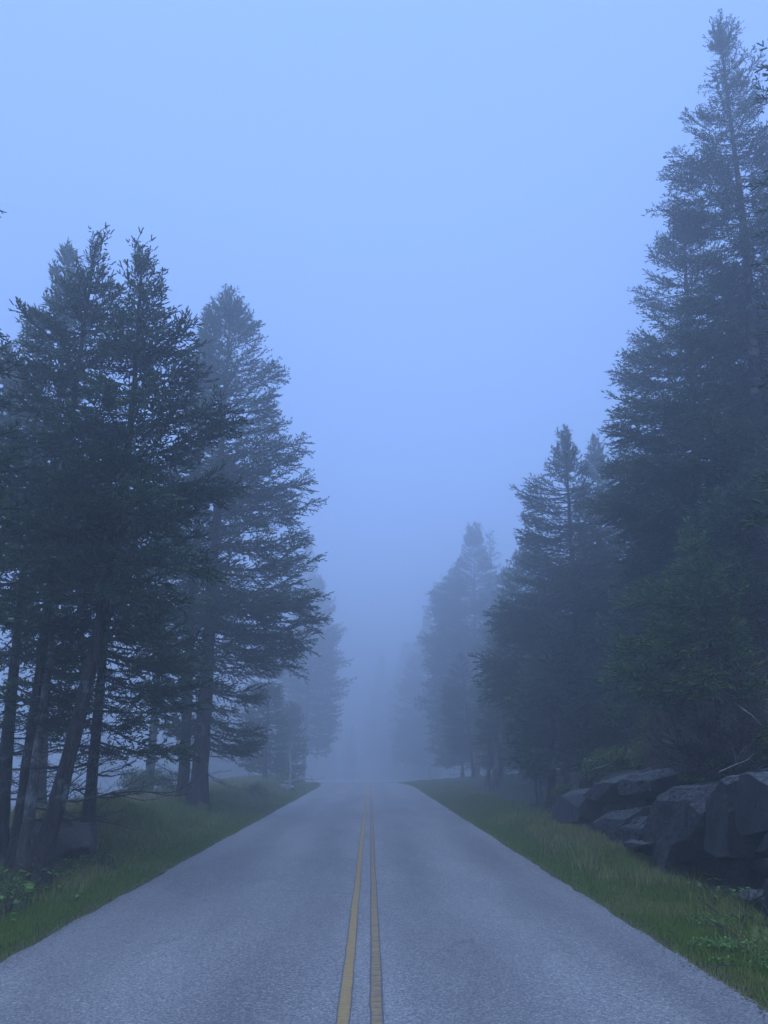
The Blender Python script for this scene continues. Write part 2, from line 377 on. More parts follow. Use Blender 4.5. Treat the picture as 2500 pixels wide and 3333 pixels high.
# ------------------------------------------------------------------ spruce boughs
LOD = {  # sprig spacing, length, width, secondary spacing, tertiary spacing
    'n': dict(sp=0.040, sl=0.085, sw=0.011, ss=0.10, ts=0.13, kind='needle'),
    'a': dict(sp=0.036, sl=0.095, sw=0.0098, ss=0.078, ts=0.095, kind='finger'),
    'm': dict(sp=0.052, sl=0.115, sw=0.019, ss=0.095, ts=0.13, kind='pyr'),
    'b': dict(sp=0.085, sl=0.20, sw=0.034, ss=0.14, ts=0.20, kind='pyr'),
    'c': dict(sp=0.16, sl=0.34, sw=0.062, ss=0.30, ts=0.45, kind='pyr'),
}
def sprig_mesh(P, D, Ln, W, tip, kind, rng):
    n = len(P)
    up = np.where(np.abs(D[:, 2:3]) > 0.9, np.array([[1., 0, 0]]), np.array([[0, 0, 1.]]))
    a = np.cross(D, up); a /= np.linalg.norm(a, axis=1, keepdims=True) + 1e-9; b = np.cross(D, a)
    E = P + D * Ln[:, None]
    if kind == 'needle':
        K = 13
        t = (np.arange(K) / K)[None, :] * 0.95 + rng.uniform(0, 0.05, (n, K))
        ph = np.arange(K)[None, :] * 2.4 + rng.uniform(0, 6.28, (n, 1))
        o = a[:, None] * np.cos(ph)[..., None] + b[:, None] * np.sin(ph)[..., None]
        base = P[:, None] + D[:, None] * (t * Ln[:, None])[..., None]
        nl = 0.019 * rng.uniform(.8, 1.2, (n, K))
        dirn = D[:, None] * 0.75 + o * 0.75
        side = np.cross(dirn, o); side /= np.linalg.norm(side, axis=2, keepdims=True) + 1e-9
        v0 = base - side * 0.0035; v1 = base + side * 0.0035; v2 = base + dirn * nl[..., None]
        V = np.stack([v0, v1, v2], 2).reshape(-1, 3); F = np.arange(len(V)).reshape(-1, 3)
        sV, sF, sT = sprig_mesh(P, D, Ln, W, tip, 'finger', rng)
        return np.concatenate([V, sV]), np.concatenate([F, sF + len(V)]), np.concatenate([np.repeat(tip, K * 3), sT])
    c = [(1, 0), (-.5, .866), (-.5, -.866)]
    if kind == 'finger':
        q = P + D * (Ln * 0.78)[:, None]
        V = np.stack([P + (a * x + b * y) * (W * .8)[:, None] for x, y in c] + [q + (a * x + b * y) * W[:, None] for x, y in c] + [E], 1)
        F = np.array([[0, 1, 4], [0, 4, 3], [1, 2, 5], [1, 5, 4], [2, 0, 3], [2, 3, 5], [3, 4, 6], [4, 5, 6], [5, 3, 6]]); m = 7
    elif kind == 'spindle':
        mid = P + D * (Ln * 0.55)[:, None]
        V = np.stack([P] + [mid + (a * x + b * y) * W[:, None] for x, y in c] + [E], 1)
        F = np.array([[0, 2, 1], [0, 3, 2], [0, 1, 3], [1, 2, 4], [2, 3, 4], [3, 1, 4]]); m = 5
    else:
        V = np.stack([P + (a * x + b * y) * W[:, None] for x, y in c] + [E], 1)
        F = np.array([[0, 1, 3], [1, 2, 3], [2, 0, 3]]); m = 4
    F = (F[None] + (np.arange(n) * m)[:, None, None]).reshape(-1, 3)
    return V.reshape(-1, 3), F, np.repeat(tip, m)

_bc = {}
def bough(Lb, lod, var):
    key = (Lb, lod, var)
    if key in _bc: return _bc[key]
    q = LOD[lod]; rng = np.random.default_rng(int(Lb * 100) * 31 + var * 7 + ord(lod))
    sag = rng.uniform(0.02, 0.12); rise = rng.uniform(0.03, 0.16); sway = rng.uniform(-.08, .08)
    def axis(s):
        return np.stack([Lb * s, Lb * sway * np.sin(s * 3.0), Lb * (-sag * np.sin(np.pi * s * 0.85) + rise * s ** 2.5)], -1)
    s = np.linspace(0, 1, 7); A = axis(s); r0 = 0.006 + 0.008 * Lb
    wV, wF = chain(A, r0 * (1 - s) + 0.003, 4)
    gw = Geo(); gw.add(wV, wF)
    P = []; D = []; T = []; SP = []; SQ = []; SR = []
    def spray(p0, d, l, si, lev, inner):
        m = max(2, int(l / q['sp'])); tt = np.linspace(0.0, 1, m)
        curve = rng.uniform(-.18, .10) * l
        pts = p0 + d * (tt * l)[:, None] + np.array([0, 0, 1.]) * (curve * tt ** 2)[:, None]
        SP.append(pts[0]); SQ.append(pts[-1]); SR.append(0.0045 if lev == 1 else 0.0025)
        perp2 = np.array([-d[1], d[0], 0]); perp2 /= np.linalg.norm(perp2) + 1e-9
        for j in range(m):
            if inner and tt[j] < 0.5 and rng.random() < 0.8: continue
            if j < 1 and rng.random() < .5: continue
            sd = 1 if j % 2 else -1
            e = d * 0.75 + perp2 * sd * rng.uniform(.2, .9) + np.array([0, 0, rng.uniform(-.4, .65)])
            P.append(pts[j]); D.append(e); T.append(tt[j] * 0.6 + 0.4 * si)
        P.append(pts[-1]); D.append(d + np.array([0, 0, .15])); T.append(1.0)
        if lev == 1 and l > 0.24:
            k = 0
            for u in np.arange(q['ts'] * .9 / l, 0.9, q['ts'] / l):
                if inner and u < .4: continue
                k += 1; sd = 1 if k % 2 else -1
                e = d * rng.uniform(.55, .9) + perp2 * sd * rng.uniform(.35, .8) + np.array([0, 0, rng.uniform(-.55, .35)])
                e /= np.linalg.norm(e)
                spray(p0 + d * u * l + np.array([0, 0, curve * u * u]), e, l * rng.uniform(.3, .5) * (1.1 - .6 * u) + .05, si, 2, False)
    start = 0.06 if Lb < 1 else 0.14
    cl = rng.uniform(0, 6.28)
    for i, si in enumerate(np.arange(start, 0.99, q['ss'] / Lb)):
        si = si + rng.uniform(-.3, .3) * q['ss'] / Lb
        side = 1 if i % 2 else -1
        p0 = axis(np.array([si]))[0]
        t1 = axis(np.array([min(si + .02, 1.02)]))[0] - p0; t1 /= np.linalg.norm(t1)
        ang = R_(rng.uniform(34, 64)) * (1 - 0.35 * si)
        clump = 0.8 + 0.3 * math.sin(si * Lb * 5.5 + cl)
        l = (0.15 + 0.25 * Lb) * float(np.interp(si, [0, .3, .62, .85, 1], [.35, .65, 1.0, .85, .55])) * rng.uniform(0.6, 1.1) * clump
        perp = np.array([-t1[1], t1[0], 0]); perp /= np.linalg.norm(perp) + 1e-9
        roll = rng.normal() * .45
        if rng.random() < .30: roll = rng.choice([-1, 1]) * rng.uniform(.7, 1.5); l *= .6
        d = t1 * math.cos(ang) + (perp * side * math.cos(roll) + np.array([0, 0, math.sin(roll) - .12])) * math.sin(ang)
        d /= np.linalg.norm(d)
        spray(p0, d, l, si, 1, si < 0.30 and Lb > 1.4)
    for si in np.arange(0.5, 1.0, q['sp'] * .8 / Lb):
        p0 = axis(np.array([si]))[0]; t1 = axis(np.array([si + .02]))[0] - p0; t1 /= np.linalg.norm(t1)
        P.append(p0); D.append(t1 + rng.normal(size=3) * 0.5 + np.array([0, 0, .2])); T.append(0.8 * si)
    P = np.array(P); D = np.array(D); D /= np.linalg.norm(D, axis=1, keepdims=True); T = np.array(T)
    n = len(P); Ln = q['sl'] * rng.uniform(.65, 1.2, n); W = q['sw'] * rng.uniform(.8, 1.25, n)
    T = np.clip(T - 0.55, 0, 1) * 2.0 * (rng.random(n) < 0.6) * rng.uniform(0.3, 1, n)
    V, F, tip = sprig_mesh(P, D, Ln, W, np.clip(T, 0, 1), q['kind'], rng)
    tV, tF = tubes(np.array(SP), np.array(SQ), np.array(SR), 0.0015, 3); gw.add(tV, tF)
    _bc[key] = (V, F, tip, np.concatenate(gw.V), np.concatenate(gw.F))
    return _bc[key]
BL = [0.3, 0.6, 1.0, 1.5, 2.1, 2.8, 3.6]

def frame(az, el, roll):
    ca, sa, ce, se, cr, sr = math.cos(az), math.sin(az), math.cos(el), math.sin(el), math.cos(roll), math.sin(roll)
    Rz = np.array([[ca, -sa, 0], [sa, ca, 0], [0, 0, 1]]); Ry = np.array([[ce, 0, -se], [0, 1, 0], [se, 0, ce]])
    Rx = np.array([[1, 0, 0], [0, cr, -sr], [0, sr, cr]])
    return Rz @ Ry @ Rx

def dead_bough(g, p, d, l, r, rng, depth=0):
    n = 6; pts = [np.array(p)]; d = np.array(d, float); d /= np.linalg.norm(d)
    for i in range(n):
        d = d + rng.normal(size=3) * 0.13 + np.array([0, 0, 0.035]); d /= np.linalg.norm(d); pts.append(pts[-1] + d * l / n)
    pts = np.array(pts); V, F = chain(pts, np.linspace(r, r * 0.3, n + 1), 4 if depth == 0 else 3); g.add(V, F)
    if depth < 2:
        for k in range(7 if depth == 0 else 5):
            i = rng.integers(1, n); t = pts[i + 1] - pts[i] if i < n else pts[i] - pts[i - 1]; t /= np.linalg.norm(t)
            pr = np.cross(t, [0, 0, 1]) * (1 if k % 2 else -1); e = t * 0.8 + pr * rng.uniform(.4, 1.0) + rng.normal(size=3) * .2
            dead_bough(g, pts[i], e, l * rng.uniform(.3, .55), r * 0.45, rng, depth + 1)

def Rr_big(z, pz, pl, prr): return np.interp(z, pz, pl) + np.interp(z, pz, prr) > 1.6
def tree(name, label, D, base, top, prof, lod='a', r0=0.16, dens=9.0, seed=0, group=None, mat='needle', bark='bark',
         bare=0.0, dead=0, lichen=0, bow=0.0, trunkbase=None, cat='tree', zmax=None, fb=1.0, gap=0.12):
    """base/top: pixels; prof: [(py, left_px, right_px)] of the crown at the tree's own distance D"""
    rng = np.random.default_rng(seed + 101)
    b0 = at(base[0], base[1], D); bx = b0.x; bz = hz(bx, D) if trunkbase is None else trunkbase
    t0 = at(top[0], top[1], D)
    Hh = t0.z - bz; root = np.array([bx, D, bz])
    def axis(z):      # z above the base
        s = np.clip(z / Hh, 0, 1.05)
        return np.stack([(t0.x - bx) * s + bow * np.sin(np.pi * s), 0 * s + 0.15 * np.sin(s * 5 + seed) * s * (1 - s) * 2, s * Hh], -1)
    pr = []
    for py, lp, rp in prof:
        z = at(top[0], py, D).z - bz; c = axis(np.array([z]))[0][0] + bx
        pr.append((z, max(0.12, c - at(lp, py, D).x), max(0.12, at(rp, py, D).x - c)))
    pr.sort(); pz, pl, prr = (np.array([q[i] for q in pr]) for i in range(3))
    e = empty(name, tuple(root), label, cat, group); e['_h'] = Hh
    # trunk
    nr = 36; zz = np.linspace(-0.35, Hh * 0.985, nr); sd = 14
    A = axis(np.maximum(zz, 0)); A[:, 2] = zz
    s = np.clip(zz / Hh, 0, 1); rad = r0 * (1 - s) ** 1.05 + 0.012 + r0 * 0.55 * np.exp(-np.maximum(zz, 0) / 0.28)
    th = np.linspace(0, 2 * np.pi, sd, endpoint=False)
    wob = 1 + 0.07 * np.sin(3 * th[None] + zz[:, None] * 1.1 + seed) + 0.05 * rng.normal(size=(nr, sd)) + 0.22 * np.exp(-np.maximum(zz, 0) / 0.22)[:, None] * np.sin(5 * th[None] + seed)
    V = np.stack([A[:, None, 0] + rad[:, None] * wob * np.cos(th), A[:, None, 1] + rad[:, None] * wob * np.sin(th), np.repeat(A[:, 2:3], sd, 1)], -1).reshape(-1, 3)
    i = np.arange(nr - 1)[:, None] * sd + np.arange(sd)[None]; j = np.arange(nr - 1)[:, None] * sd + (np.arange(sd)[None] + 1) % sd
    F = np.stack([i, j, j + sd, i + sd], -1).reshape(-1, 4)
    mesh_np('trunk', V, F, M[bark], e, smooth=True)
    # crown
    fol = Geo(); wood = Geo(); lic = Geo()
    z = pz[0]; az = rng.uniform(0, 6.28); left = 0; wr = 1.0
    zt = Hh - 0.05
    while z < zt:
        f = (z - pz[0]) / (Hh - pz[0])
        RL, RR = np.interp(z, pz, pl), np.interp(z, pz, prr)
        az += 2.4 + rng.uniform(-.5, .5)
        sideb = rng.random() < .45 and Rr_big(z, pz, pl, prr)
        if sideb: az = rng.choice([0., math.pi]) + rng.normal() * .36
        c = math.cos(az); Rm = (RL + RR) / 2 * fb
        wgt = abs(c) ** 1.1
        Rr = (RR if c > 0 else RL) * wgt + Rm * (1 - wgt)
        rim = rng.uniform(0.55, 1.0) if rng.random() > 0.45 else rng.uniform(0.92, 1.08)
        if sideb: rim = rng.uniform(.84, 1.06)
        Lb = Rr * rim
        el = R_(np.interp(f, [0, .35, .75, .93, 1], [-14, -4, 12, 34, 62]) + rng.uniform(-9, 9))
        nb = 9 if Rr > .7 else 6
        step = 0
        if left <= 0:        # next whorl of boughs
            left = nb; wr = rng.uniform(.8, 1.06); step = nb / (dens * DENS) * (1.0 if Rr > 1 else 0.55) * rng.uniform(.6, 1.4) * ((1.12 - .5 * f) if seed < 3 else 1.0)
        left -= 1; Lb *= 1.0 if sideb else wr
        if rng.random() > gap:
            Lb = max(Lb / max(math.cos(el), .8), .14)
            k = min(range(len(BL)), key=lambda q: abs(math.log(BL[q] / Lb))); sc_ = Lb / BL[k]
            bV, bF, bT, wV, wF = bough(BL[k], lod, int(rng.integers(0, 5)))
            Rm_ = frame(az, el, rng.uniform(-.35, .35)) * sc_
            za = max(z - Lb * math.sin(el), min(pz[0], 0.5)); za = min(za, zt)
            a0 = axis(np.array([za]))[0]
            if lod in 'nab' or True:
                wood.add(wV @ Rm_.T + a0, wF)
            if rng.random() >= bare: fol.add(bV @ Rm_.T + a0, bF, bT)
            if lichen and rng.random() < 0.6:
                m_ = int(lichen * Lb); sx = rng.uniform(.25, .8, m_) * Lb; sy = rng.uniform(-.22, .22, m_) * Lb
                q0 = np.stack([sx / sc_, sy / sc_, np.zeros(m_)], -1) @ Rm_.T + a0; q0[:, 2] -= 0.05
                ln = rng.uniform(.04, .15, m_); wd = rng.uniform(.008, .02, m_); ph = rng.uniform(0, 6.28, m_)
                dx = np.stack([np.cos(ph), np.sin(ph), 0 * ph], -1) * wd[:, None]
                e_ = q0 + np.stack([rng.normal(size=m_) * .02, rng.normal(size=m_) * .02, -ln], -1)
                mid = (q0 + e_) / 2 + rng.normal(size=(m_, 3)) * .01
                VV = np.stack([q0, mid - dx, mid + dx, e_], 1).reshape(-1, 3)
                FF = (np.array([[0, 1, 2], [1, 3, 2]])[None] + (np.arange(m_) * 4)[:, None, None]).reshape(-1, 3)
                lic.add(VV, FF)
        z += step + rng.normal() * .035 * (z > pz[0] + .2)
    # leader
    bV, bF, bT, wV, wF = bough(0.3, lod, 1)
    for q in range(3):
        Rm_ = frame(rng.uniform(0, 6.28), R_(86 - 12 * q), 0) * 1.1; a0 = axis(np.array([Hh - .25]))[0]
        if bare < .5: fol.add(bV @ Rm_.T + a0, bF, bT)
        else: wood.add(wV @ Rm_.T + a0, wF)
    fol.build('crown', M[mat], e)
    wood.build('branches', M['twig'], e)
    if lic.V: lic.build('lichen', M['lichen'], e)
    if dead:
        gd = Geo()
        for q in range(dead):
            za = rng.uniform(0.25, 1.0) * max(pz[0] + .3, 1.2); a0 = axis(np.array([za]))[0]; aa = rng.uniform(0, 6.28)
            dead_bough(gd, a0, (math.cos(aa), math.sin(aa), rng.uniform(-.25, .12)), rng.uniform(.7, 1.7), 0.016, rng)
        gd.build('dead_branches', M['twig'], e)
    return e

DENS = 2.7
def copy_tree(src, loc, rz, s, label, group=None, name=None):
    r = src.copy(); COL.objects.link(r); r.location = loc; r.rotation_euler = (0, 0, rz); r.scale = (s, s, s)
    r['label'] = label
    if group: r['group'] = group
    for ch in list(src.children):
        c = ch.copy(); COL.objects.link(c); c.parent = r
    return r

# ------------------------------------------------------------------ left side trees
GL = 'spruces along the left verge'; GR = 'spruces behind the rock ledge'; GF = 'spruces fading into the fog'
tA = tree('spruce_tree', 'tall dark near-left spruce with upright pointed top and hanging lichen', 11.6, (45, 2870), (315, 770),
     [(860, 275, 350), (930, 230, 380), (1010, 150, 420), (1070, 20, 430), (1110, 40, 440), (1180, 110, 450), (1300, -60, 480), (1500, -150, 600), (1700, -160, 640), (1900, -160, 560), (2100, -120, 420), (2240, -60, 330)],
     'a', 0.115, 7.2, 1, GL, lichen=26, dead=5)
tB = tree('spruce_tree', 'near-left spruce leaning to the road, second highest tip of the dark clump', 10.9, (112, 2895), (460, 812),
     [(870, 425, 500), (900, 400, 520), (960, 420, 545), (1010, 400, 560), (1050, 380, 620), (1078, 380, 690), (1130, 350, 640), (1255, 300, 680), (1290, 280, 620), (1340, 250, 700), (1400, 200, 740), (1465, 150, 800), (1484, 150, 860), (1550, 120, 830), (1600, 100, 760), (1725, 100, 845), (1800, 100, 740), (1870, 60, 710), (2000, 50, 600), (2150, 60, 480)],
     'a', 0.105, 7.4, 2, GL, lichen=26, dead=4, bow=0.35)
tC = tree('spruce_tree', 'slim dark spruce with bare dead lower branches beside the grassy mound', 14.0, (285, 2720), (400, 1500),
     [(1560, 360, 440), (1700, 280, 520), (1900, 220, 580), (2050, 180, 620), (2200, 160, 650), (2330, 170, 640), (2440, 200, 610), (2490, 230, 595)],
     'a', 0.10, 8, 3, GL, dead=16, lichen=20, gap=.15)
tD = tree('spruce_tree', 'spruce with straight thin trunk at the left edge, behind the leaning one', 12.6, (-10, 2830), (120, 1330),
     [(1400, 60, 180), (1600, -60, 260), (1900, -160, 320), (2200, -150, 300), (2380, -120, 240)], 'a', 0.11, 6.5, 4, GL, dead=10, lichen=25)
tE = tree('spruce_tree', 'spruce with pale lichen-blotched trunk between two darker trunks at left', 11.4, (75, 2840), (230, 1500),
     [(1600, 160, 300), (1800, 60, 380), (2100, 0, 330), (2300, 0, 260), (2420, 20, 220)], 'a', 0.075, 6, 5, GL, dead=8, bark='bark_pale')
tF = tree('spruce_tree', 'nearest spruce whose sprays poke in from the left picture edge', 8.2, (-330, 2900), (-150, -100),
     [(60, -220, -120), (420, -400, -110), (480, -400, -30), (560, -400, -12), (640, -400, -30), (700, -400, -110), (1000, -500, -30), (1180, -600, 20), (1260, -600, 40), (1340, -600, 20), (1480, -600, 50), (1600, -600, 30), (1900, -600, 0), (2300, -600, -80)], 'n', 0.14, 7, 6, GL)
tG = tree('spruce_tree', 'pale hazy spruce top peeping out behind the dark left clump', 19.5, (120, 2650), (225, 812),
     [(850, 185, 260), (880, 165, 270), (960, 160, 290), (1020, 130, 310), (1060, 100, 320), (1130, 60, 340), (1200, 20, 360), (1400, -60, 420), (1700, -100, 460), (2000, -120, 450)], 'b', 0.17, 8, 7, GL)
tG2 = tree('spruce_tree', 'hazy spruce with rounded top at the far left edge above the branches', 21, (-80, 2600), (25, 1130),
     [(1170, -10, 75), (1250, -60, 130), (1400, -120, 200), (1700, -200, 260)], 'b', 0.15, 8, 8, GL)
Rh = [(1000, 675, 810), (1060, 665, 850), (1095, 650, 858), (1160, 640, 882), (1240, 620, 945), (1310, 620, 905), (1380, 610, 900), (1440, 600, 965), (1490, 600, 1010), (1535, 590, 1052), (1580, 590, 1015), (1650, 590, 1030), (1710, 580, 1000), (1760, 560, 985), (1830, 560, 1058), (1880, 560, 985), (1930, 560, 990), (2005, 540, 1092), (2070, 540, 1030), (2110, 540, 1025), (2160, 540, 960), (2210, 560, 900), (2300, 560, 855), (2400, 560, 870), (2470, 580, 820)]
tH = tree('spruce_tree', 'large spruce on the thick twin trunks, its boughs reaching over the road', 23.5, (640, 2700), (755, 942), Rh,
     'm', 0.235, 11, 9, GL, dead=3, gap=.1)
tH2 = tree('spruce_tree', 'thinner partner trunk just left of the big roadside trunk', 24.5, (590, 2680), (672, 1010),
     [(1060, 655, 700), (1150, 630, 740), (1300, 600, 780), (1600, 520, 800), (1900, 480, 780), (2200, 470, 700), (2400, 500, 660)], 'b', 0.16, 8, 10, GL, dead=6)
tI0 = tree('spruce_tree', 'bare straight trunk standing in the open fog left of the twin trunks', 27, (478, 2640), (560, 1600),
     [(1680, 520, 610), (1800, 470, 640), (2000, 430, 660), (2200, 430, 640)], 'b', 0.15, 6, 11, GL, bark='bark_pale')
tI3 = tree('spruce_tree', 'low hazy spruce between the twin trunks and the far left trees', 48, (860, 2570), (880, 2090),
     [(2120, 850, 905), (2180, 820, 915), (2320, 790, 915), (2420, 780, 945), (2520, 790, 930)], 'b', 0.13, 16, 12, GF, dead=4)
tI3b = tree('spruce_tree', 'short hazy spruce crowded against the pale far left tree', 58, (930, 2560), (950, 2290),
     [(2330, 920, 980), (2420, 895, 990), (2530, 900, 985)], 'b', 0.1, 18, 13, GF)
tI1 = tree('spruce_tree', 'pale fogged spruce with long drooping side boughs on the left roadside', 90, (985, 2545), (1025, 1880),
     [(1920, 1000, 1060), (1970, 975, 1100), (2010, 960, 1070), (2065, 940, 1125), (2110, 940, 1085), (2150, 920, 1132), (2190, 900, 1085), (2240, 900, 1155), (2280, 900, 1095), (2330, 880, 1105), (2400, 880, 1090), (2470, 900, 1070)], 'b', 0.25, 8, 14, GF, gap=.08)
tI2 = tree('spruce_tree', 'faintest spruce tip showing above the pale left roadside tree', 135, (960, 2530), (1000, 1760),
     [(1800, 985, 1020), (1900, 960, 1050), (2000, 940, 1065), (2200, 900, 1085), (2400, 880, 1090)], 'c', 0.25, 7, 15, GF)

# ------------------------------------------------------------------ right side trees
tR1 = tree('spruce_tree', 'tallest spruce at right with crooked thin top high in the sky', 16.5, (2490, 2200), (2338, 72),
     [(130, 2310, 2400), (190, 2330, 2405), (225, 2370, 2470), (265, 2300, 2440), (330, 2340, 2490), (385, 2245, 2500), (425, 2225, 2520), (480, 2290, 2540), (510, 2270, 2540), (560, 2170, 2600), (640, 2200, 2620), (690, 2145, 2650), (760, 2240, 2680), (900, 2260, 2700), (1100, 2180, 2750), (1250, 2050, 2800), (1330, 2080, 2800), (1420, 1965, 2850), (1480, 2020, 2850), (1560, 1995, 2850), (1650, 1985, 2850), (1720, 2010, 2850), (1790, 2060, 2850)],
     'a', 0.21, 9.5, 21, GR, bow=0.25, gap=.07)
tR2 = tree('spruce_tree', 'broad full spruce filling the space left of the tallest trunk', 20.5, (2290, 2350), (2225, 690),
     [(740, 2170, 2290), (800, 2125, 2340), (850, 2135, 2400), (900, 2120, 2420), (935, 2070, 2450), (1000, 2060, 2500), (1060, 2070, 2520), (1090, 2045, 2560), (1150, 2035, 2600), (1240, 2000, 2640), (1300, 2030, 2650), (1390, 2010, 2650), (1500, 1990, 2680), (1650, 1990, 2700), (1900, 1980, 2700), (2150, 2020, 2650)],
     'm', 0.22, 9, 22, GR, gap=.08)
tR3 = tree('spruce_tree', 'mid-height spruce with layered boughs and grey trunk left of the rocks', 27, (1903, 2490), (1838, 1392),
     [(1440, 1805, 1870), (1480, 1775, 1890), (1530, 1790, 1910), (1555, 1745, 1930), (1605, 1668, 1960), (1640, 1720, 1970), (1670, 1678, 1980), (1740, 1690, 2000), (1800, 1695, 2040), (1860, 1700, 2060), (1930, 1690, 2080), (1995, 1625, 2100), (2050, 1560, 2120), (2090, 1620, 2130), (2120, 1600, 2140), (2162, 1548, 2150), (2210, 1620, 2150), (2250, 1565, 2140), (2300, 1630, 2120), (2360, 1680, 2100)],
     'm', 0.19, 15, 23, GR, dead=8, gap=.03)
tR3b = tree('spruce_tree', 'hazier twin-height spruce just right of the layered mid-height one', 36, (2010, 2480), (1935, 1425),
     [(1470, 1905, 1970), (1540, 1890, 2010), (1600, 1870, 2030), (1700, 1840, 2050), (1900, 1790, 2120), (2100, 1760, 2160), (2350, 1780, 2140)], 'b', 0.17, 9, 24, GR)
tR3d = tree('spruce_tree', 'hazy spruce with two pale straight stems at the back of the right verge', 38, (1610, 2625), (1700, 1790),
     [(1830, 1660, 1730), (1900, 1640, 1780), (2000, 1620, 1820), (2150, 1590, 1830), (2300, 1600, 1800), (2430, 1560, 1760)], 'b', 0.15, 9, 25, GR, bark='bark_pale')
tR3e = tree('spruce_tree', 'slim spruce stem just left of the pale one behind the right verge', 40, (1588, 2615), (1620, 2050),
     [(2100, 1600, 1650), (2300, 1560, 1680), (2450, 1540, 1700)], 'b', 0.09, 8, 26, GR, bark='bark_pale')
tR3f = tree('spruce_tree', 'dense dark spruce skirted to the ground beside the left end of the ledge', 25.5, (1790, 2580), (1800, 2020),
     [(2100, 1750, 1850), (2200, 1700, 1900), (2350, 1660, 1960), (2450, 1650, 1990), (2530, 1680, 1970)], 'b', 0.12, 13, 27, GR, dead=10, gap=.02)
tR3g = tree('spruce_tree', 'dark spruce mass filling the gap above the leafy ledge', 22, (2100, 2450), (2090, 1760),
     [(1850, 2040, 2150), (2000, 1980, 2230), (2200, 1930, 2280), (2380, 1950, 2300)], 'b', 0.14, 12, 28, GR, gap=.02)
tR4a = tree('spruce_tree', 'hazy tall spruce with narrow spire right of the road gap', 80, (1555, 2570), (1542, 1705),
     [(1760, 1515, 1570), (1830, 1490, 1600), (1900, 1440, 1620), (1950, 1392, 1640), (1990, 1410, 1650), (2060, 1395, 1660), (2120, 1380, 1670), (2200, 1400, 1680), (2290, 1380, 1690), (2340, 1395, 1700), (2420, 1400, 1700), (2500, 1430, 1700)], 'b', 0.26, 11, 29, GF, gap=.04)
tR4b = tree('dead_spruce', 'bare dead spruce spike beside the hazy tall spire', 72, (1640, 2570), (1592, 1718),
     [(1760, 1580, 1610), (1850, 1570, 1640), (1950, 1560, 1680), (2100, 1560, 1720)], 'b', 0.12, 4, 30, GF, bare=0.75)
tR4c = tree('spruce_tree', 'hazy bushy spruce with open limbs right of the dead spike', 60, (1715, 2560), (1650, 1850),
     [(1880, 1620, 1690), (1960, 1590, 1720), (2060, 1560, 1740), (2200, 1560, 1740), (2400, 1560, 1720)], 'b', 0.15, 8, 31, GF)
tR5 = tree('spruce_tree', 'pale spruce beyond the hazy spire, sloping down to the road', 135, (1400, 2550), (1392, 2000),
     [(2040, 1375, 1410), (2120, 1340, 1440), (2200, 1310, 1460), (2300, 1292, 1480), (2400, 1285, 1500), (2490, 1290, 1500)], 'c', 0.22, 9, 32, GF, gap=.04)
tR6 = tree('spruce_tree', 'very faint spruce deep in the fog over the right road edge', 195, (1330, 2540), (1325, 2090),
     [(2130, 1305, 1345), (2200, 1280, 1370), (2300, 1262, 1400), (2400, 1255, 1410), (2500, 1260, 1410)], 'c', 0.22, 9, 33, GF, gap=.04)
tR7 = tree('spruce_tree', 'ghostly spruce tip straight ahead above the vanishing road', 230, (1245, 2530), (1243, 2130),
     [(2160, 1232, 1256), (2240, 1215, 1275), (2350, 1195, 1300), (2480, 1180, 1310)], 'c', 0.22, 9, 34, GF, gap=.04)
# young green spruces close by
tY = tree('young_spruce', 'small bright green spruce growing on top of the rock ledge', 12.4, (2335, 2340), (2262, 1740),
     [(1800, 2225, 2300), (1860, 2160, 2340), (1920, 2120, 2370), (1985, 2000, 2380), (2040, 2060, 2400), (2110, 2080, 2420), (2165, 1988, 2440), (2235, 2060, 2450), (2290, 2150, 2460)], 'a', 0.04, 15, 41, None, 'needle_young', gap=.05, cat='young tree')
tY2 = tree('spruce_tree', 'green spruce in front of the tallest trunk at the right edge', 14.0, (2540, 2250), (2488, 1470),
     [(1540, 2420, 2540), (1600, 2330, 2600), (1680, 2275, 2640), (1760, 2280, 2680), (1850, 2250, 2700), (1950, 2220, 2750), (2080, 2230, 2750), (2200, 2260, 2700)], 'a', 0.10, 13, 42, GR, 'needle', gap=.05)
tY3 = tree('spruce_tree', 'nearest spruce whose dark sprays enter at the upper right edge', 7.6, (2850, 2500), (2660, -150),
     [(40, 2600, 2750), (165, 2497, 2800), (200, 2478, 2800), (235, 2483, 2800), (300, 2540, 2850), (780, 2530, 2900), (835, 2482, 2900), (880, 2530, 2900), (1200, 2530, 2900), (1280, 2480, 2900), (1600, 2500, 2900), (1900, 2520, 2900)], 'n', 0.12, 6, 43, GR, 'needle')

# forest depth behind the right-hand trees (copies, each its own tree)
fill = [(11.5, 19, .9), (13.5, 23, 1.0), (10.5, 27, .95), (14.5, 29, 1.1), (9.6, 31, .8), (12.5, 34, 1.0), (9.2, 38, .85), (16, 37, 1.1), (12, 42, 1.0), (8.6, 46, .8), (15, 47, 1.0), (10.5, 52, .9), (18, 30, 1.1), (17.5, 22, 1.05), (7.4, 58, .75), (12, 60, .95)]
rg = random.Random(5); srcs = [tR3b, tR3d, tR2, tR4a]
nm = ['slender', 'broad', 'thick', 'ragged']
for k, (x, y, s) in enumerate(fill):
    sr = srcs[k % 4]; rel = s * 12.0 / sr['_h']
    copy_tree(sr, (x, y, hz(x, y)), rg.uniform(0, 6.28), rel, 'shadowy spruce hidden deep in the wood behind the right-hand trees', 'spruces in the depth of the right-hand wood')

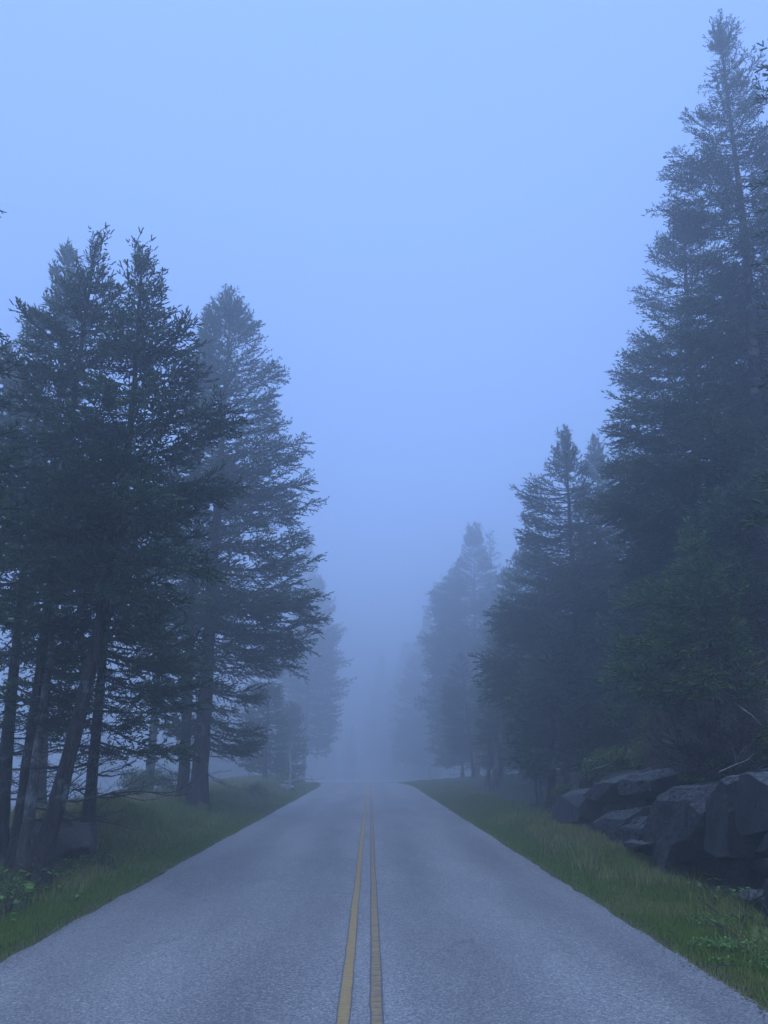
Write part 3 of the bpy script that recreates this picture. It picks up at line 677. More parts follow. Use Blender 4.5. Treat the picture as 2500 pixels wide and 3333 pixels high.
for k, (x, y, s) in enumerate([(8.2, 29, 1.0), (9.6, 26, 1.1), (11.2, 30, 1.2), (7.4, 33, .9), (10.4, 35, 1.1), (8.6, 40, 1.1), (13, 27, 1.2), (12.4, 38, 1.3), (15.5, 33, 1.3), (9.8, 21.5, .9), (12.2, 22, 1.0), (9.4, 48, 1.0), (11.5, 52, 1.2), (8.6, 56, 1.0), (13, 58, 1.3), (10.4, 64, 1.1), (15, 50, 1.3), (12.5, 45, 1.2), (17, 60, 1.4), (7.6, 47, .8), (14, 40, 1.2), (18, 46, 1.4), (8.2, 72, 1.1)]):
    copy_tree(tR3f, (x, y, hz(x, y)), rg.uniform(0, 6.28), s, 'low dark spruce filling the understorey behind the right-hand trunks', 'low spruces in the right-hand understorey')
# trees beyond the bend, dissolving into the fog ahead (copies, each its own tree)
far = [(-22, 108, 1.0), (-20, 122, 1.0), (-30, 130, 1.1), (-38, 150, 1.1), (-26, 142, 1.0), (-46, 140, 1.1),
       (18, 112, 1.1), (13, 132, 1.0), (11, 160, 1.1), (8, 190, 1.2), (-4, 185, 1.1), (-10, 200, 1.2), (-18, 175, 1.1), (-24, 200, 1.2), (-6, 225, 1.3), (4, 220, 1.3), (14, 210, 1.3), (-16, 235, 1.3), (-32, 215, 1.2), (22, 90, 1.1), (20, 140, 1.1)]
fs = [tR5, tR6, tI2, tR7]
for k, (x, y, s) in enumerate(far):
    sr = fs[k % 4]; hh = sr['_h']
    copy_tree(sr, (x, y, hz(x, y)), rg.uniform(0, 6.28), s * 14.0 / hh, 'faint spruce dissolving into the fog beyond the bend in the road', 'faint spruces beyond the bend')

# ------------------------------------------------------------------ rocks
def rock(name, label, center, dims, rot=0, seed=0, planes=9, nz=0.03, mat='rock', cuts=22, tilt=(0, 0), group='blocks of the rock ledge', explicit=None, cat='rock'):
    rnd = random.Random(seed); bm = bmesh.new(); bmesh.ops.create_cube(bm, size=2.0)
    bmesh.ops.subdivide_edges(bm, edges=bm.edges[:], cuts=cuts, use_grid_fill=True)
    pl = []
    for k in range(planes):
        v = Vector((rnd.uniform(-1, 1), rnd.uniform(-1, 1), rnd.uniform(-.8, 1))).normalized()
        pl.append((v, rnd.uniform(0.95, 1.22)))
    if explicit: pl += [(Vector(v).normalized(), d) for v, d in explicit]
    hx, hy, hzz = (d / 2 for d in dims)
    so_ = rnd.uniform(0, 100)
    for v in bm.verts:
        p = v.co.copy()
        for n_, d in pl:
            t = p.dot(n_) - d
            if t > 0: p -= n_ * t
        p = Vector((p.x * hx, p.y * hy, p.z * hzz))
        q = p + Vector((so_, 0, 0))
        n1 = noise.noise(q * 1.6); n2 = noise.noise(q * 5.0); n3 = abs(noise.noise(Vector((q.x * 3.2, q.y * 3.2, q.z * 1.1))))
        n4 = noise.noise(q * 14.0)
        dirn = p.normalized() if p.length > 1e-6 else Vector((0, 0, 1))
        p += dirn * (n1 * nz * 1.6 + n2 * nz * 0.7 - max(0, .12 - n3) * nz * 4 + n4 * nz * .25)
        v.co = p
    bmesh.ops.recalc_face_normals(bm, faces=bm.faces[:])
    me = bpy.data.meshes.new(name); bm.to_mesh(me); bm.free(); me.materials.append(M[mat])
    o = bpy.data.objects.new(name, me); COL.objects.link(o); o.location = center; o.rotation_euler = (R_(tilt[0]), R_(tilt[1]), R_(rot))
    return tag(o, label, cat, group)
def cpx(q): return (1628 + q[0] * .5257, 2278 + q[1] * .5257)
def ledge(label, top, bot, fx, depth, rise=.12, seed=0, nz=.022, mat='rock', lean=0.0, group='blocks of the rock ledge'):
    """block whose road-side face lies near the plane x = fx; top/bot edges of that face run along the road"""
    def onp(q):
        d = ray(*cpx(q)); t = fx / d.x; return (d.y * t, CAM_H + d.z * t)
    T = sorted(onp(q) for q in top); B = sorted(onp(q) for q in bot)
    ty = np.linspace(0, 1, len(T)); by = np.linspace(0, 1, len(B)); NB, ND = 34, 22
    q3 = random.Random(seed).uniform(0, 90)
    bm = bmesh.new(); bmesh.ops.create_cube(bm, size=2.0); bmesh.ops.subdivide_edges(bm, edges=bm.edges[:], cuts=42, use_grid_fill=True)
    yc = (T[0][0] + T[-1][0]) / 2; zc = (T[0][1] + B[0][1]) / 2
    rnd = random.Random(seed); pl = [(Vector((rnd.uniform(-1, .2), rnd.uniform(-1, 1), rnd.uniform(-.5, 1))).normalized(), rnd.uniform(1.10, 1.34)) for _ in range(11)]
    for v in bm.verts:
        p = v.co.copy()
        for n_, dd in pl:
            t = p.dot(n_) - dd
            if t > 0: p -= n_ * t
        # ease the sharp arrises
        m = sorted((abs(p.x), abs(p.y), abs(p.z)))
        if m[1] > .97: p *= 1 - (m[1] - .97) * .5
        u = (p.y + 1) / 2; wv = (p.z + 1) / 2; dx = (p.x + 1) / 2
        tq = np.interp(u, ty, [k[0] for k in T]); tz = np.interp(u, ty, [k[1] for k in T])
        bq = np.interp(u, by, [k[0] for k in B]); bz = np.interp(u, by, [k[1] for k in B])
        P = Vector((fx + dx * depth + lean * wv, bq * (1 - wv) + tq * wv, bz * (1 - wv) + (tz + rise * dx) * wv))
        q = P + Vector((q3, 0, 0)); n3 = abs(noise.noise(Vector((q.x * 1.5, q.y * 2.6, q.z * .7)))); n1 = noise.noise(q * 1.3); n2 = noise.noise(q * 4.5); n4 = noise.noise(q * 13)
        dirn = Vector((-1 if dx < .5 else 0, (u - .5) * .8, (wv - .5) * 1.2)).normalized()
        P += dirn * (n1 * nz * 1.6 + n2 * nz * .6 + n4 * nz * .45 + noise.noise(q * 32) * nz * .2 - max(0, .10 - n3) * nz * 7)
        v.co = P - Vector((fx, yc, zc))
    bmesh.ops.recalc_face_normals(bm, faces=bm.faces[:])
    me = bpy.data.meshes.new('boulder'); bm.to_mesh(me); bm.free(); me.materials.append(M[mat])
    o = bpy.data.objects.new('boulder', me); COL.objects.link(o); o.location = (fx, yc, zc)
    return tag(o, label, 'rock', group)
ledge('tall ledge block with fluted left edge, lichen-pale top', [(888, 590), (925, 560), (1020, 562), (1160, 552), (1246, 488)], [(886, 955), (960, 975), (1040, 1000), (1160, 975), (1243, 932)], 4.40, 1.5, .20, 1, .04)
ledge('middle column of the big dark ledge, smooth face', [(1253, 484), (1330, 470), (1436, 466)], [(1252, 934), (1330, 985), (1452, 975)], 4.38, 1.5, .10, 2, .02)
ledge('flat-faced ledge column at the right picture edge', [(1442, 470), (1520, 452), (1580, 446), (1740, 480)], [(1462, 800), (1500, 850), (1640, 815), (1740, 800)], 4.36, 1.5, .10, 3, .012)
ledge('recessed shadowed block under the big ledge', [(1010, 930), (1280, 930)], [(1010, 1220), (1300, 1230)], 4.78, 1.2, 0, 4, .05)
ledge('second recessed block under the ledge, further right', [(1290, 930), (1560, 900)], [(1300, 1230), (1600, 1260)], 4.86, 1.2, 0, 5, .05)
ledge('third recessed block under the ledge at the right edge', [(1560, 850), (1760, 850)], [(1600, 1260), (1780, 1300)], 4.82, 1.2, 0, 15, .05)
ledge('narrow upright splinter at the left foot of the big ledge block', [(930, 842), (1030, 850)], [(948, 1085), (1022, 1085)], 4.33, .35, 0, 6, .02)
ledge('triangular wedge jammed below the right ledge column', [(1562, 950), (1645, 812), (1740, 770)], [(1560, 962), (1740, 950)], 4.36, .6, .05, 7, .012)
ledge('thin shelf rock under the triangular wedge at right', [(1545, 985), (1740, 972)], [(1560, 1045), (1740, 1040)], 4.40, .5, 0, 8, .015)
ledge('fallen slab leaning in the weeds below the ledge', [(1395, 1215), (1450, 1175), (1560, 1205)], [(1400, 1340), (1550, 1340)], 4.12, .5, .02, 9, .015)
ledge('sloping block right of the fallen slab at the edge', [(1555, 1290), (1620, 1165), (1700, 1150)], [(1550, 1400), (1700, 1400)], 4.08, .5, .05, 19, .015)
ledge('squared upright block standing in the leaves at the right edge', [(1622, 1112), (1720, 1100)], [(1630, 1420), (1720, 1420)], 3.98, .35, 0, 10, .01)
ledge('small half-buried stone among the weeds at right', [(1450, 1372), (1500, 1340), (1560, 1360)], [(1455, 1450), (1570, 1450)], 3.85, .35, 0, 11, .015)
ledge('broad dark block at the far left end of the ledge', [(300, 604), (380, 565), (472, 552)], [(290, 774), (484, 756)], 4.42, 1.3, .12, 12, .02)
ledge('low flat step rock under the far left block', [(306, 778), (492, 764)], [(330, 900), (505, 900)], 4.46, 1.0, 0, 13, .03)
ledge('long slanting roof slab with pale lichen top, mid ledge', [(474, 552), (560, 536), (640, 486), (705, 462)], [(478, 655), (600, 632), (715, 596)], 4.62, 1.7, .30, 14, .03)
ledge('smaller pale-topped slab right of the slanting roof slab', [(700, 490), (780, 470), (880, 486)], [(712, 610), (800, 600), (890, 575)], 4.72, 1.5, .26, 16, .04)
ledge('shadowed back block beneath the slanting slab', [(490, 640), (880, 570)], [(500, 800), (890, 800)], 4.98, 1.2, 0, 17, .06)
ledge('sloping knee-high slab with lit upper edge, mid ledge', [(492, 780), (560, 728), (640, 700), (775, 678)], [(515, 920), (640, 900), (780, 800)], 4.45, .9, .10, 18, .03)
ledge('cracked angular rock beside the tan grass tuft', [(672, 808), (740, 760), (850, 735)], [(690, 960), (880, 940)], 4.42, .8, .14, 20, .05)
ledge('thin shelf rock poking out below the tan grass', [(742, 872), (800, 884), (878, 878)], [(768, 918), (880, 912)], 4.22, .5, .03, 21, .02)
rock('boulder', 'outermost ledge block just past the right picture edge', (5.25, 7.05, 0.55), (1.7, 1.9, 1.75), 3, 51, 9, .04)
rock('boulder', 'last low block where the ledge runs into the bank', (5.15, 5.3, 0.35), (1.5, 1.8, 1.3), -6, 52, 10, .04)
# left side
p = ground_at(222, 2745); rock('boulder', 'flat dark overhanging boulder behind the left trunks', (p.x, 13.2, hz(p.x, 13.2) + .28), (1.25, 1.0, 0.5), 10, 31, 14, .05, 'rock_brown', group='boulders by the left trunks')
p = ground_at(160, 2800); rock('boulder', 'tall brown boulder touching the leaning trunk', (p.x, p.y, p.z + .2), (0.6, 0.6, 0.85), 20, 32, 16, .05, 'rock_brown', group='boulders by the left trunks')
p = ground_at(243, 2790); rock('boulder', 'small round-shouldered boulder in front of the dark hollow', (p.x, p.y, p.z + .12), (0.45, 0.4, 0.5), -15, 33, 16, .03, 'rock_brown', group='boulders by the left trunks')
p = ground_at(925, 2572); rock('boulder', 'pale flat stone on the far left verge', (p.x, p.y, p.z + .08), (1.0, 0.7, 0.35), 10, 34, 8, .03, 'rock_pale', group='far stones on the left verge')

# ------------------------------------------------------------------ grass (uncountable)
def blades(name, P, hgt, wid, tip, seed, label, mat='grass', kind='stuff', lean=0.35):
    rng = np.random.default_rng(seed); n = len(P)
    a = rng.uniform(0, 6.283, n); s = np.stack([np.cos(a), np.sin(a), 0 * a], -1)
    b = rng.uniform(0, 6.283, n); lv = rng.uniform(0.1, 1, n) * lean * hgt
    ld = np.stack([np.cos(b), np.sin(b), 0 * b], -1) * lv[:, None]; up = np.array([0, 0, 1.])
    v0 = P - s * wid[:, None] - up * .01; v1 = P + s * wid[:, None] - up * .01
    m = P + up * (hgt * .55)[:, None] + ld * .35
    v2 = m - s * (wid * .75)[:, None]; v3 = m + s * (wid * .75)[:, None]
    v4 = P + up * (hgt * rng.uniform(.8, 1, n))[:, None] + ld
    V = np.stack([v0, v1, v3, v2, v4], 1).reshape(-1, 3)
    F = (np.array([[0, 1, 2], [0, 2, 3], [3, 2, 4]])[None] + (np.arange(n) * 5)[:, None, None]).reshape(-1, 3)
    o = mesh_np(name, V, F, M[mat], tip=np.repeat(tip, 5)); return tag(o, label, 'grass', kind=kind)
def scatter(n, side, u0, u1, y0, y1, seed, power=1.0):
    rng = np.random.default_rng(seed)
    t = rng.random(n); y = y0 * (y1 / y0) ** t           # density falls off as 1/distance
    d = u0 + (u1 - u0) * rng.random(n) ** power
    u = EDGE_R + d if side > 0 else EDGE_L - d
    x = cx(y) + u
    return np.stack([x, y, H(x, y)], -1), d, rng
def lawn(side, seed):
    P, d, rng = scatter(230000, side, -0.03, 2.5, 4.5, 60, seed, 1.15)
    x, y = P[:, 0], P[:, 1]; n = len(P)
    cl = vnoise(x * 1.3 + 5, y * 1.3, 1.4)
    tall = sst(0.75, 1.7, d) * (0.5 + 0.5 * (cl > -.2))
    if side > 0: tall = tall * np.where(y < 14, .35, .55)
    if side < 0: tall = tall * np.where(y < 13, .5, 1.0)
    h = (0.045 + 0.02 * rng.random(n)) * (1 - tall) + tall * rng.uniform(.08, .34, n)
    h *= (0.45 + 0.55 * sst(0.0, .25, d))
    wd = np.maximum(0.0028, 0.00032 * y) * rng.uniform(.7, 1.4, n)
    dry = np.clip(sst(.14, .0, d) * .8 * (rng.random(n) < .6) + (tall > .4) * (rng.random(n) < .22) * 0.8 + (vnoise(x, y, .8) > .75) * .35, 0, 1)
    keep = rng.random(n) < (0.55 + 0.45 * sst(0.0, .22, d))
    keep &= ~((d > 1.7) & (y > 22) & (rng.random(n) < .8))
    if side > 0: keep &= ~((d > np.where(y < 13.5, 1.55, 1.9)) & (y < 20.5))
    if side < 0: keep &= ~((d > 0.85 + .25 * vnoise(x, y, 1.7)) & (y < 15.5) & (rng.random(n) < .85))
    return P[keep], h[keep], wd[keep], (dry * rng.uniform(.4, 1, n))[keep]
for side, nme in ((1, 'right'), (-1, 'left')):
    P, h, wd, dry = lawn(side, 50 + side)
    blades('grass', P, h, wd, dry, 60 + side, 'green verge grass along the %s road edge, short at the asphalt' % nme)
# longer tan tufts: gully in the ledge, mound at the left, forest edge
def tufts(spots, seed, label):
    rng = np.random.default_rng(seed); PP = []; hh = []; tt = []
    for (x, y, r, n, h0, dryv) in spots:
        px_ = x + rng.normal(size=n) * r * .5; py_ = y + rng.normal(size=n) * r * .5
        PP.append(np.stack([px_, py_, H(px_, py_)], -1)); hh.append(rng.uniform(.5, 1, n) * h0); tt.append(np.full(n, dryv) * rng.uniform(.4, 1, n))
    P = np.concatenate(PP); h = np.concatenate(hh); t = np.concatenate(tt)
    return blades('tall_grass', P, h, np.maximum(.003, .0003 * P[:, 1]), t, seed, label, lean=.8)
rt = random.Random(9)
tufts([(4.85, 13.4, .45, 2600, .30, .95), (4.75, 14.3, .5, 1800, .28, .9), (4.1, 15.6, .6, 1500, .30, .8), (4.15, 17.4, .6, 1200, .30, .7), (4.1, 13.9, .5, 900, .28, .5)]
      + [(rt.uniform(3.6, 4.2), rt.uniform(7, 20), .35, 260, rt.uniform(.12, .26), rt.uniform(0, .5)) for _ in range(26)], 71, 'long weedy grass and tan tufts at the foot of the ledge')
tufts([(EDGE_R + rt.uniform(.55, 1.5), 5.5 * (22 / 5.5) ** rt.random(), .22, 70, rt.uniform(.16, .36), rt.uniform(.1, 1.0)) for _ in range(90)], 73, 'scattered taller blades and pale straws in the right verge')
tufts([(EDGE_L - rt.uniform(.6, 1.3), 6 * (24 / 6) ** rt.random(), .22, 60, rt.uniform(.10, .24), rt.uniform(.1, .9)) for _ in range(70)], 74, 'scattered taller blades and straws in the left verge')
tufts([(-5.0 + rt.uniform(-.9, .9), 16.3 + rt.uniform(-2, 2.2), .5, 900, rt.uniform(.14, .3), rt.uniform(.15, .6)) for _ in range(24)]
      + [(-5.0 + rt.uniform(-.8, .8), rt.uniform(19, 42), .8, 500, rt.uniform(.2, .4), rt.uniform(.1, .6)) for _ in range(26)], 72, 'shaggy grass over the mound and bank on the left')
# needles, bark bits and dead leaves along both edges of the asphalt
rng = np.random.default_rng(77); n = 5200; side = rng.choice([-1, 1], n); y = 4.5 * (40 / 4.5) ** rng.random(n); d = np.abs(rng.normal(size=n)) * .13 - .06
u = np.where(side > 0, EDGE_R + .05 - d, EDGE_L - .05 + d); x = cx(y) + u; z = np.maximum(road_z(x, y), H(x, y)) + .007
a = rng.uniform(0, 6.28, n); ln = rng.uniform(.006, .022, n); wd = ln * rng.uniform(.15, .6, n)
A = np.stack([np.cos(a), np.sin(a), rng.uniform(-.1, .3, n)], -1); B = np.stack([-np.sin(a), np.cos(a), 0 * a], -1); P = np.stack([x, y, z], -1)
V = np.stack([P - A * ln[:, None] * [1, 1, 0], P + B * wd[:, None], P + A * ln[:, None], P - B * wd[:, None]], 1).reshape(-1, 3)
F = np.array([[0, 3, 2, 1]]) + (np.arange(n) * 4)[:, None]
tag(mesh_np('fallen_needles', V, F, M['dirt']), 'brown needles and leaf litter strewn along the asphalt edges', 'litter', kind='stuff')
# far open ground at the left: pale sedges
P, d, rng = scatter(60000, -1, 2.5, 16, 12, 60, 90)
blades('field_grass', P, rng.uniform(.15, .5, len(P)), np.full(len(P), .012), rng.uniform(.3, 1, len(P)), 91, 'pale open marsh grass beyond the left trunks', lean=.6)

# ------------------------------------------------------------------ shrubs, leaves, brush
def leaf_cloud(g, c, r, n, size, rng, flat=1.0, tipp=.5):
    P = rng.normal(size=(n, 3)); P /= np.linalg.norm(P, axis=1, keepdims=True); P *= (rng.random(n) ** .45)[:, None] * np.array([r[0], r[1], r[2]])
    P[:, 2] = np.abs(P[:, 2]); P += np.array(c)
    nrm = rng.normal(size=(n, 3)) * .6 + np.array([0, 0, .9]); nrm /= np.linalg.norm(nrm, axis=1, keepdims=True)
    a = np.cross(nrm, rng.normal(size=(n, 3))); a /= np.linalg.norm(a, axis=1, keepdims=True); b = np.cross(nrm, a)
    s = size * rng.uniform(.6, 1.3, n)
    V = np.stack([P - a * s[:, None], P + b * (s * .45)[:, None], P + a * s[:, None] * 1.1, P - b * (s * .45)[:, None]], 1).reshape(-1, 3)
    F = (np.array([[0, 1, 2], [0, 2, 3]])[None] + (np.arange(n) * 4)[:, None, None]).reshape(-1, 3)
    g.add(V, F, np.repeat((rng.random(n) < tipp) * rng.random(n), 4))
def shrub(name, label, x, y, r, n, size, seed, mat='shrub', group=None, clumps=7, twigs=14, z=None, cat='shrub', twigmat='twig'):
    rng = np.random.default_rng(seed); z = hz(x, y) if z is None else z
    e = empty(name, (x, y, z), label, cat, group); g = Geo(); t = Geo()
    for k in range(clumps):
        a = rng.uniform(0, 6.28); q = rng.uniform(0, .75)
        c = (math.cos(a) * r[0] * q, math.sin(a) * r[1] * q, r[2] * rng.uniform(.0, .5))
        leaf_cloud(g, c, (r[0] * .45, r[1] * .45, r[2] * .5), n // clumps, size, rng)
    for k in range(twigs):
        a = rng.uniform(0, 6.28); dead_bough(t, (0, 0, 0), (math.cos(a) * r[0], math.sin(a) * r[1], r[2] * 1.2), max(r) * rng.uniform(.7, 1.1), .007, rng, 1)
    g.build('foliage', M[mat], e)
    t.build('stems', M[twigmat], e)
    return e
def pshrub(label, px0, px1, pyt, pyb, D, n, size, seed, mat='shrub', group='low shrubs on the ledge', **k):
    a_, b_ = at(px0, pyb, D), at(px1, pyb, D); t_ = at((px0 + px1) / 2, pyt, D); w_ = (b_.x - a_.x) / 2
    return shrub(k.pop('name', 'shrub'), label, a_.x + w_, D, (w_, max(w_, .5), t_.z - a_.z), n, size, seed, mat, group, z=a_.z, **k)
pshrub('yellow-green shrub trailing at the left end of the ledge', 1800, 1895, 2540, 2600, 19.6, 5000, .028, 3, 'needle_young', clumps=9)
pshrub('small green shrub stepping up beside the slanting slab', 1885, 1960, 2480, 2545, 18.6, 4000, .028, 11, 'needle_young', clumps=7)
pshrub('low green juniper-like shrub draped over the slanting slab', 1905, 2070, 2415, 2515, 17.8, 12000, .028, 1, clumps=14)
pshrub('green shrub just above the pale-topped slabs', 2030, 2190, 2370, 2520, 16.4, 12000, .028, 2, clumps=14)
pshrub('bright green round shrub standing highest on the crest', 2080, 2200, 2315, 2420, 16.2, 9000, .03, 4, 'needle_young', clumps=9)
pshrub('mossy green cushion at the lip of the big ledge block', 2215, 2265, 2515, 2545, 12.6, 3000, .018, 5, clumps=5)
pshrub('dark green shrub tucked under the dead brush at right', 2290, 2420, 2440, 2520, 12.6, 8000, .022, 6, clumps=10)
pshrub('dark green shrub in the brush at the right picture edge', 2440, 2560, 2330, 2520, 12.4, 9000, .022, 12, clumps=10)
shrub('shrub', 'dark round bush on the far left verge', -4.4, 31, (.6, .6, .75), 3500, .04, 8, group='bushes on the far left bank')
shrub('shrub', 'low dark bush just before the road bends on the left', -4.4, 45, (.9, 1.5, .9), 3500, .05, 9, group='bushes on the far left bank')
shrub('shrub', 'grey-green bush in the fog behind the twin trunks', -7.2, 27, (1.1, 1.0, 1.1), 4500, .045, 10, group='bushes on the far left bank')
# dead brown brush heap on the hill at the right
def brush(label, px0, px1, pyt, pyb, D, n, seed, mat='twig_red'):
    rng = np.random.default_rng(seed); a_, b_ = at(px0, pyb, D), at(px1, pyb, D); hh = at(px0, pyt, D).z - a_.z; w_ = (b_.x - a_.x) / 2
    e = empty('dead_brush', (a_.x + w_, D, a_.z), label, 'brush', 'dead brush on the ledge'); g = Geo()
    for k in range(n):
        xx = rng.uniform(-1, 1) * w_; yy = rng.uniform(-.7, .7); zz = rng.uniform(-.1, .75) * hh * (1 - .5 * abs(xx / w_))
        dead_bough(g, (xx, yy, zz), (rng.normal() * .9, rng.normal() * .6 - .3, rng.uniform(-.1, 1.0)), rng.uniform(.35, .8), .008, rng, 0)
    g.build('branches', M[mat], e); return e
brush('dense heap of brown dead twigs under the young green spruce', 2170, 2340, 2300, 2510, 13.6, 150, 1)
brush('reddish-brown tangle of dead twigs at the right edge', 2330, 2540, 2130, 2440, 12.9, 240, 2)
brush('grey twiggy heap hanging over the lip of the ledge', 2240, 2420, 2400, 2525, 12.3, 110, 3, 'twig')
def snag(label, px, py, D, pts, r, group='bleached dead wood'):
    p0 = at(px, py, D); g = Geo(); rng = np.random.default_rng(int(px))
    pts = np.array(pts, float); V, F = chain(pts, np.linspace(r, r * .35, len(pts)), 6); g.add(V, F)
    for k in range(1, len(pts) - 1):
        d = rng.normal(size=3) * .5 + np.array([0, 0, .5]); q = pts[k] + d * .25; V, F = chain([pts[k], (pts[k] + q) / 2 + rng.normal(size=3) * .02, q], [r * .5, r * .35, r * .15], 4); g.add(V, F)
    e = g.build('dead_branch', M['bleached'], smooth=True); e.location = p0; return tag(e, label, 'branch', group)
snag('white dead stick slanting in the brown brush', 2440, 2330, 11.6, [(-.1, 0, .1), (.05, .05, .02), (.2, .1, -.12)], .012)
snag('bleached forked stick on the lip of the big ledge', 2410, 2500, 10.9, [(-.3, 0, -.05), (-.05, 0, .05), (.12, .05, .1), (.2, 0, .18)], .007)
snag('curled white stick on the slanting slab', 1965, 2500, 17, [(-.25, 0, -.03), (-.1, 0, .02), (.05, 0, .05), (.2, .1, .12)], .009)
snag('bleached twisted root in the fog left of the twin trunks', 470, 2650, 22, [(-.5, 0, .15), (-.2, 0, .3), (.05, 0, .15), (.1, 0, .5), (.3, .1, .7)], .035)
snag('second bleached root, lower and flatter, by the left bank', 515, 2655, 24, [(-.5, 0, 0), (0, 0, .12), (.4, 0, .1), (.7, .1, .25)], .035)
snag('white broken snag standing before the pale left spruce', 945, 2470, 40, [(0, 0, -1.4), (.05, 0, -.4), (-.05, 0, .3), (.1, 0, .9)], .07)
snag('white branch lying on the far left verge', 985, 2540, 44, [(-1.0, 0, -.1), (0, 0, .1), (.6, 0, .02), (1.2, .2, .15)], .05)
snag('fallen grey branch in the bank behind the twin trunks', 810, 2600, 31, [(-.9, 0, 0), (0, 0, .05), (.9, 0, .03)], .03)
for px, lab in ((1750, 'pale broken pole at the back of the right verge'), (1765, 'thin broken pole leaning beside the pale one')):
    p = at(px, 2610, 27); g = Geo(); hgt = 1.6
    V, F = chain([(0, 0, -.3), (-.04, 0, .5), (-.02, 0, 1.1), (-.07, 0, hgt)], [.045, .04, .035, .015], 7); g.add(V, F)
    V, F = chain([(-.02, 0, 1.0), (.08, 0, 1.15), (.12, .02, 1.3)], [.015, .01, .004], 4); g.add(V, F)
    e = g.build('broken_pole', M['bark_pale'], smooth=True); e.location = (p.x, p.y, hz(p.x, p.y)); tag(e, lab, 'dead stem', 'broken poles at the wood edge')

def lobed(size, rng):
    ks = [(0, 0), (.35, -.28), (.62, -.75), (.55, -.25), (1.0, -.42), (.8, -.12), (1.25, 0), (.8, .12), (1.0, .42), (.55, .25), (.62, .75), (.35, .28)]
    V = np.array([(x, y, -.12 * abs(y) - .12 * x * x) for x, y in ks] + [(.5, 0, .05)]) * size
    F = np.array([[12, i, (i + 1) % 12] for i in range(12)]); return V, F
def sapling(label, px, py, n, size, hgt, seed, group='broad-leaved seedlings', mat='leaf', spread=.22):
    rng = np.random.default_rng(seed); p = ground_at(px, py)
    e = empty('seedling', (p.x, p.y, p.z), label, 'plant', group); s = Geo(); g = Geo()
    for k in range(n):
        a = k * 2.4 + rng.uniform(-.4, .4); hh = hgt * rng.uniform(.55, 1.1); q = spread * rng.uniform(.3, 1)
        base = np.array([math.cos(a) * q, math.sin(a) * q, hh])
        V, F = chain([(0, 0, 0), (base[0] * .3, base[1] * .3, hh * .6), base], [.004, .003, .002], 4); s.add(V, F)
        V, F = lobed(size * rng.uniform(.7, 1.2), rng); V = V @ frame(a + rng.uniform(-.5, .5), R_(rng.uniform(-20, 15)), rng.uniform(-.4, .4)).T + base; g.add(V, F, np.full(len(V), rng.random()))
    s.build('stem', M['twig'], e); g.build('leaves', M[mat], e); return e
sapling('bright green maple-like seedling at the left picture edge, widest leaves', 25, 2985, 12, .10, .30, 1, spread=.3)
sapling('bright leaves poking in at the left edge, above the widest seedling', 8, 2915, 6, .085, .32, 2, spread=.2)
sapling('green leaves lowest at the left edge beside the road grass', 3, 3010, 5, .07, .1, 3, spread=.15)
sapling('seedling with yellow-green leaves between trunk foot and verge', 128, 2905, 8, .075, .25, 4)
sapling('dim seedling beside the small round boulder', 240, 2830, 6, .09, .2, 5)
sapling('seedling with flat leaves at the foot of the mound', 330, 2815, 7, .08, .17, 6)
sapling('pale single-stem seedling growing in the left verge', 246, 2945, 3, .05, .12, 7, spread=.08)
sapling('tiny seedling left of the pale single-stem one', 198, 2915, 3, .05, .14, 8, spread=.08)
sapling('leafy plant below the fallen slab on the right', 2330, 2965, 12, .055, .28, 9, spread=.3)
sapling('leafy yellow-green plant near the squared block at right', 2440, 2990, 14, .06, .33, 10, spread=.32)
sapling('leaf cluster in front of the recessed ledge block', 2315, 2935, 6, .05, .2, 11, spread=.15)
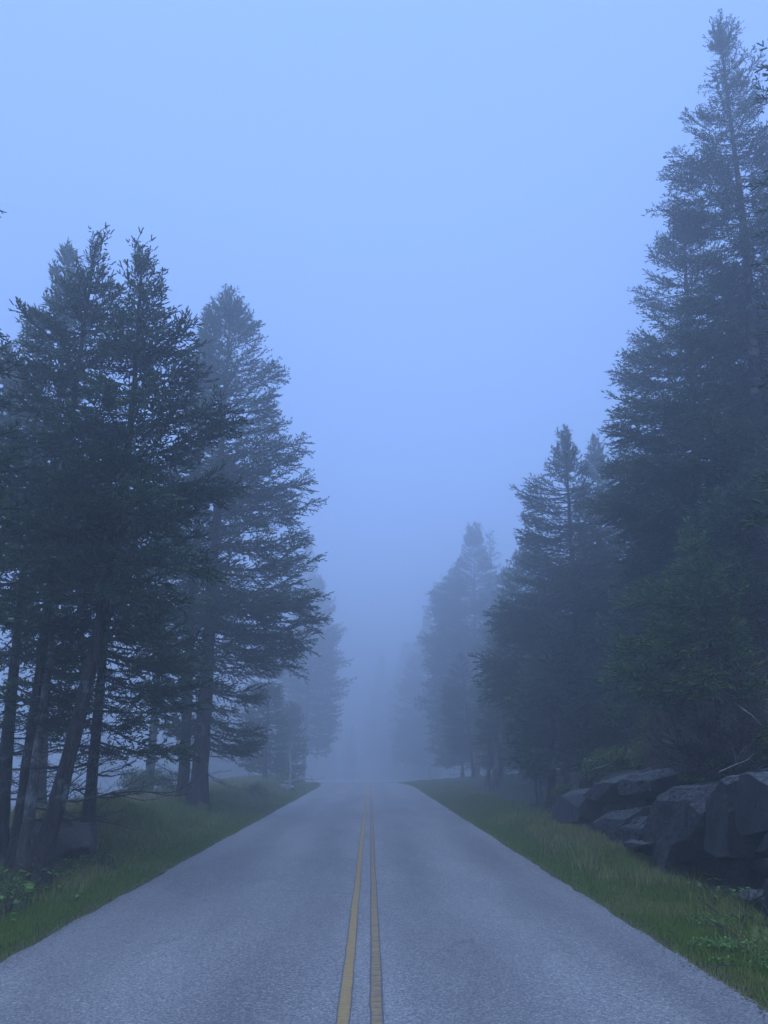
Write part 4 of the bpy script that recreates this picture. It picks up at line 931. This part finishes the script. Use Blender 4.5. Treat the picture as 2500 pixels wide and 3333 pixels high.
for k, (px, py, lab) in enumerate(((2440, 3090, 'dark fern-like bush spilling over the right verge'), (2490, 3040, 'dark leafy bush at the lower right edge'), (2490, 3160, 'lowest dark bush at the right picture edge'), (2400, 3030, 'small dark bush behind the right verge weeds'))):
    p = ground_at(px, py); shrub('bush', lab, p.x + .1, p.y, (.55, .5, .13), 2600, .016, 40 + k, 'leaf', group='dark bushes on the right verge', clumps=9, twigs=6)
und = ['right of the leaning trunk foot', 'at the feet of the crowded left trunks', 'behind the bright left seedlings', 'below the grassy mound', 'against the tall brown boulder', 'between the verge and the pale trunk', 'at the left picture edge', 'on the dark slope below the small round boulder', 'under the dead lower branches']
for k, (x, y) in enumerate(((-4.75, 11.6), (-5.4, 10.6), (-4.5, 9.0), (-4.6, 13.2), (-5.0, 12.4), (-4.35, 10.2), (-4.9, 8.2), (-4.4, 11.2), (-5.6, 13.0))):
    shrub('bush', 'dark low undergrowth ' + und[k], x, y, (.6, .6, .17), 5000, .017, 60 + k, group='low undergrowth on the left bank', clumps=12, twigs=8)

# ------------------------------------------------------------------ fog
bm = bmesh.new(); bmesh.ops.create_cube(bm, size=1.0)
X0, X1, Y0, Y1, Z0, Z1 = -290, 290, -70, 430, -9.5, 25.5
Z0 = -32
for v in bm.verts: v.co = Vector(((X0 + X1) / 2 + v.co.x * (X1 - X0), (Y0 + Y1) / 2 + v.co.y * (Y1 - Y0), (Z0 + Z1) / 2 + v.co.z * (Z1 - Z0)))
me = bpy.data.meshes.new('haze'); bm.to_mesh(me); bm.free()
hm = bpy.data.materials.new('fog_air'); hm.use_nodes = True; nt = hm.node_tree; nt.nodes.clear()
pv = nt.nodes.new('ShaderNodeVolumePrincipled'); pv.inputs['Density'].default_value = 0.0162; pv.inputs['Color'].default_value = (0.995, 0.99, 0.985, 1); pv.inputs['Anisotropy'].default_value = 0.74
mo = nt.nodes.new('ShaderNodeOutputMaterial'); nt.links.new(pv.outputs[0], mo.inputs['Volume'])
me.materials.append(hm); hz_o = bpy.data.objects.new('haze', me); COL.objects.link(hz_o)
tag(hz_o, 'even blue fog filling the road corridor', 'fog', kind='stuff')
import sys
print('TRIS', sum(len(o.data.polygons) for o in bpy.data.objects if o.type == 'MESH'))
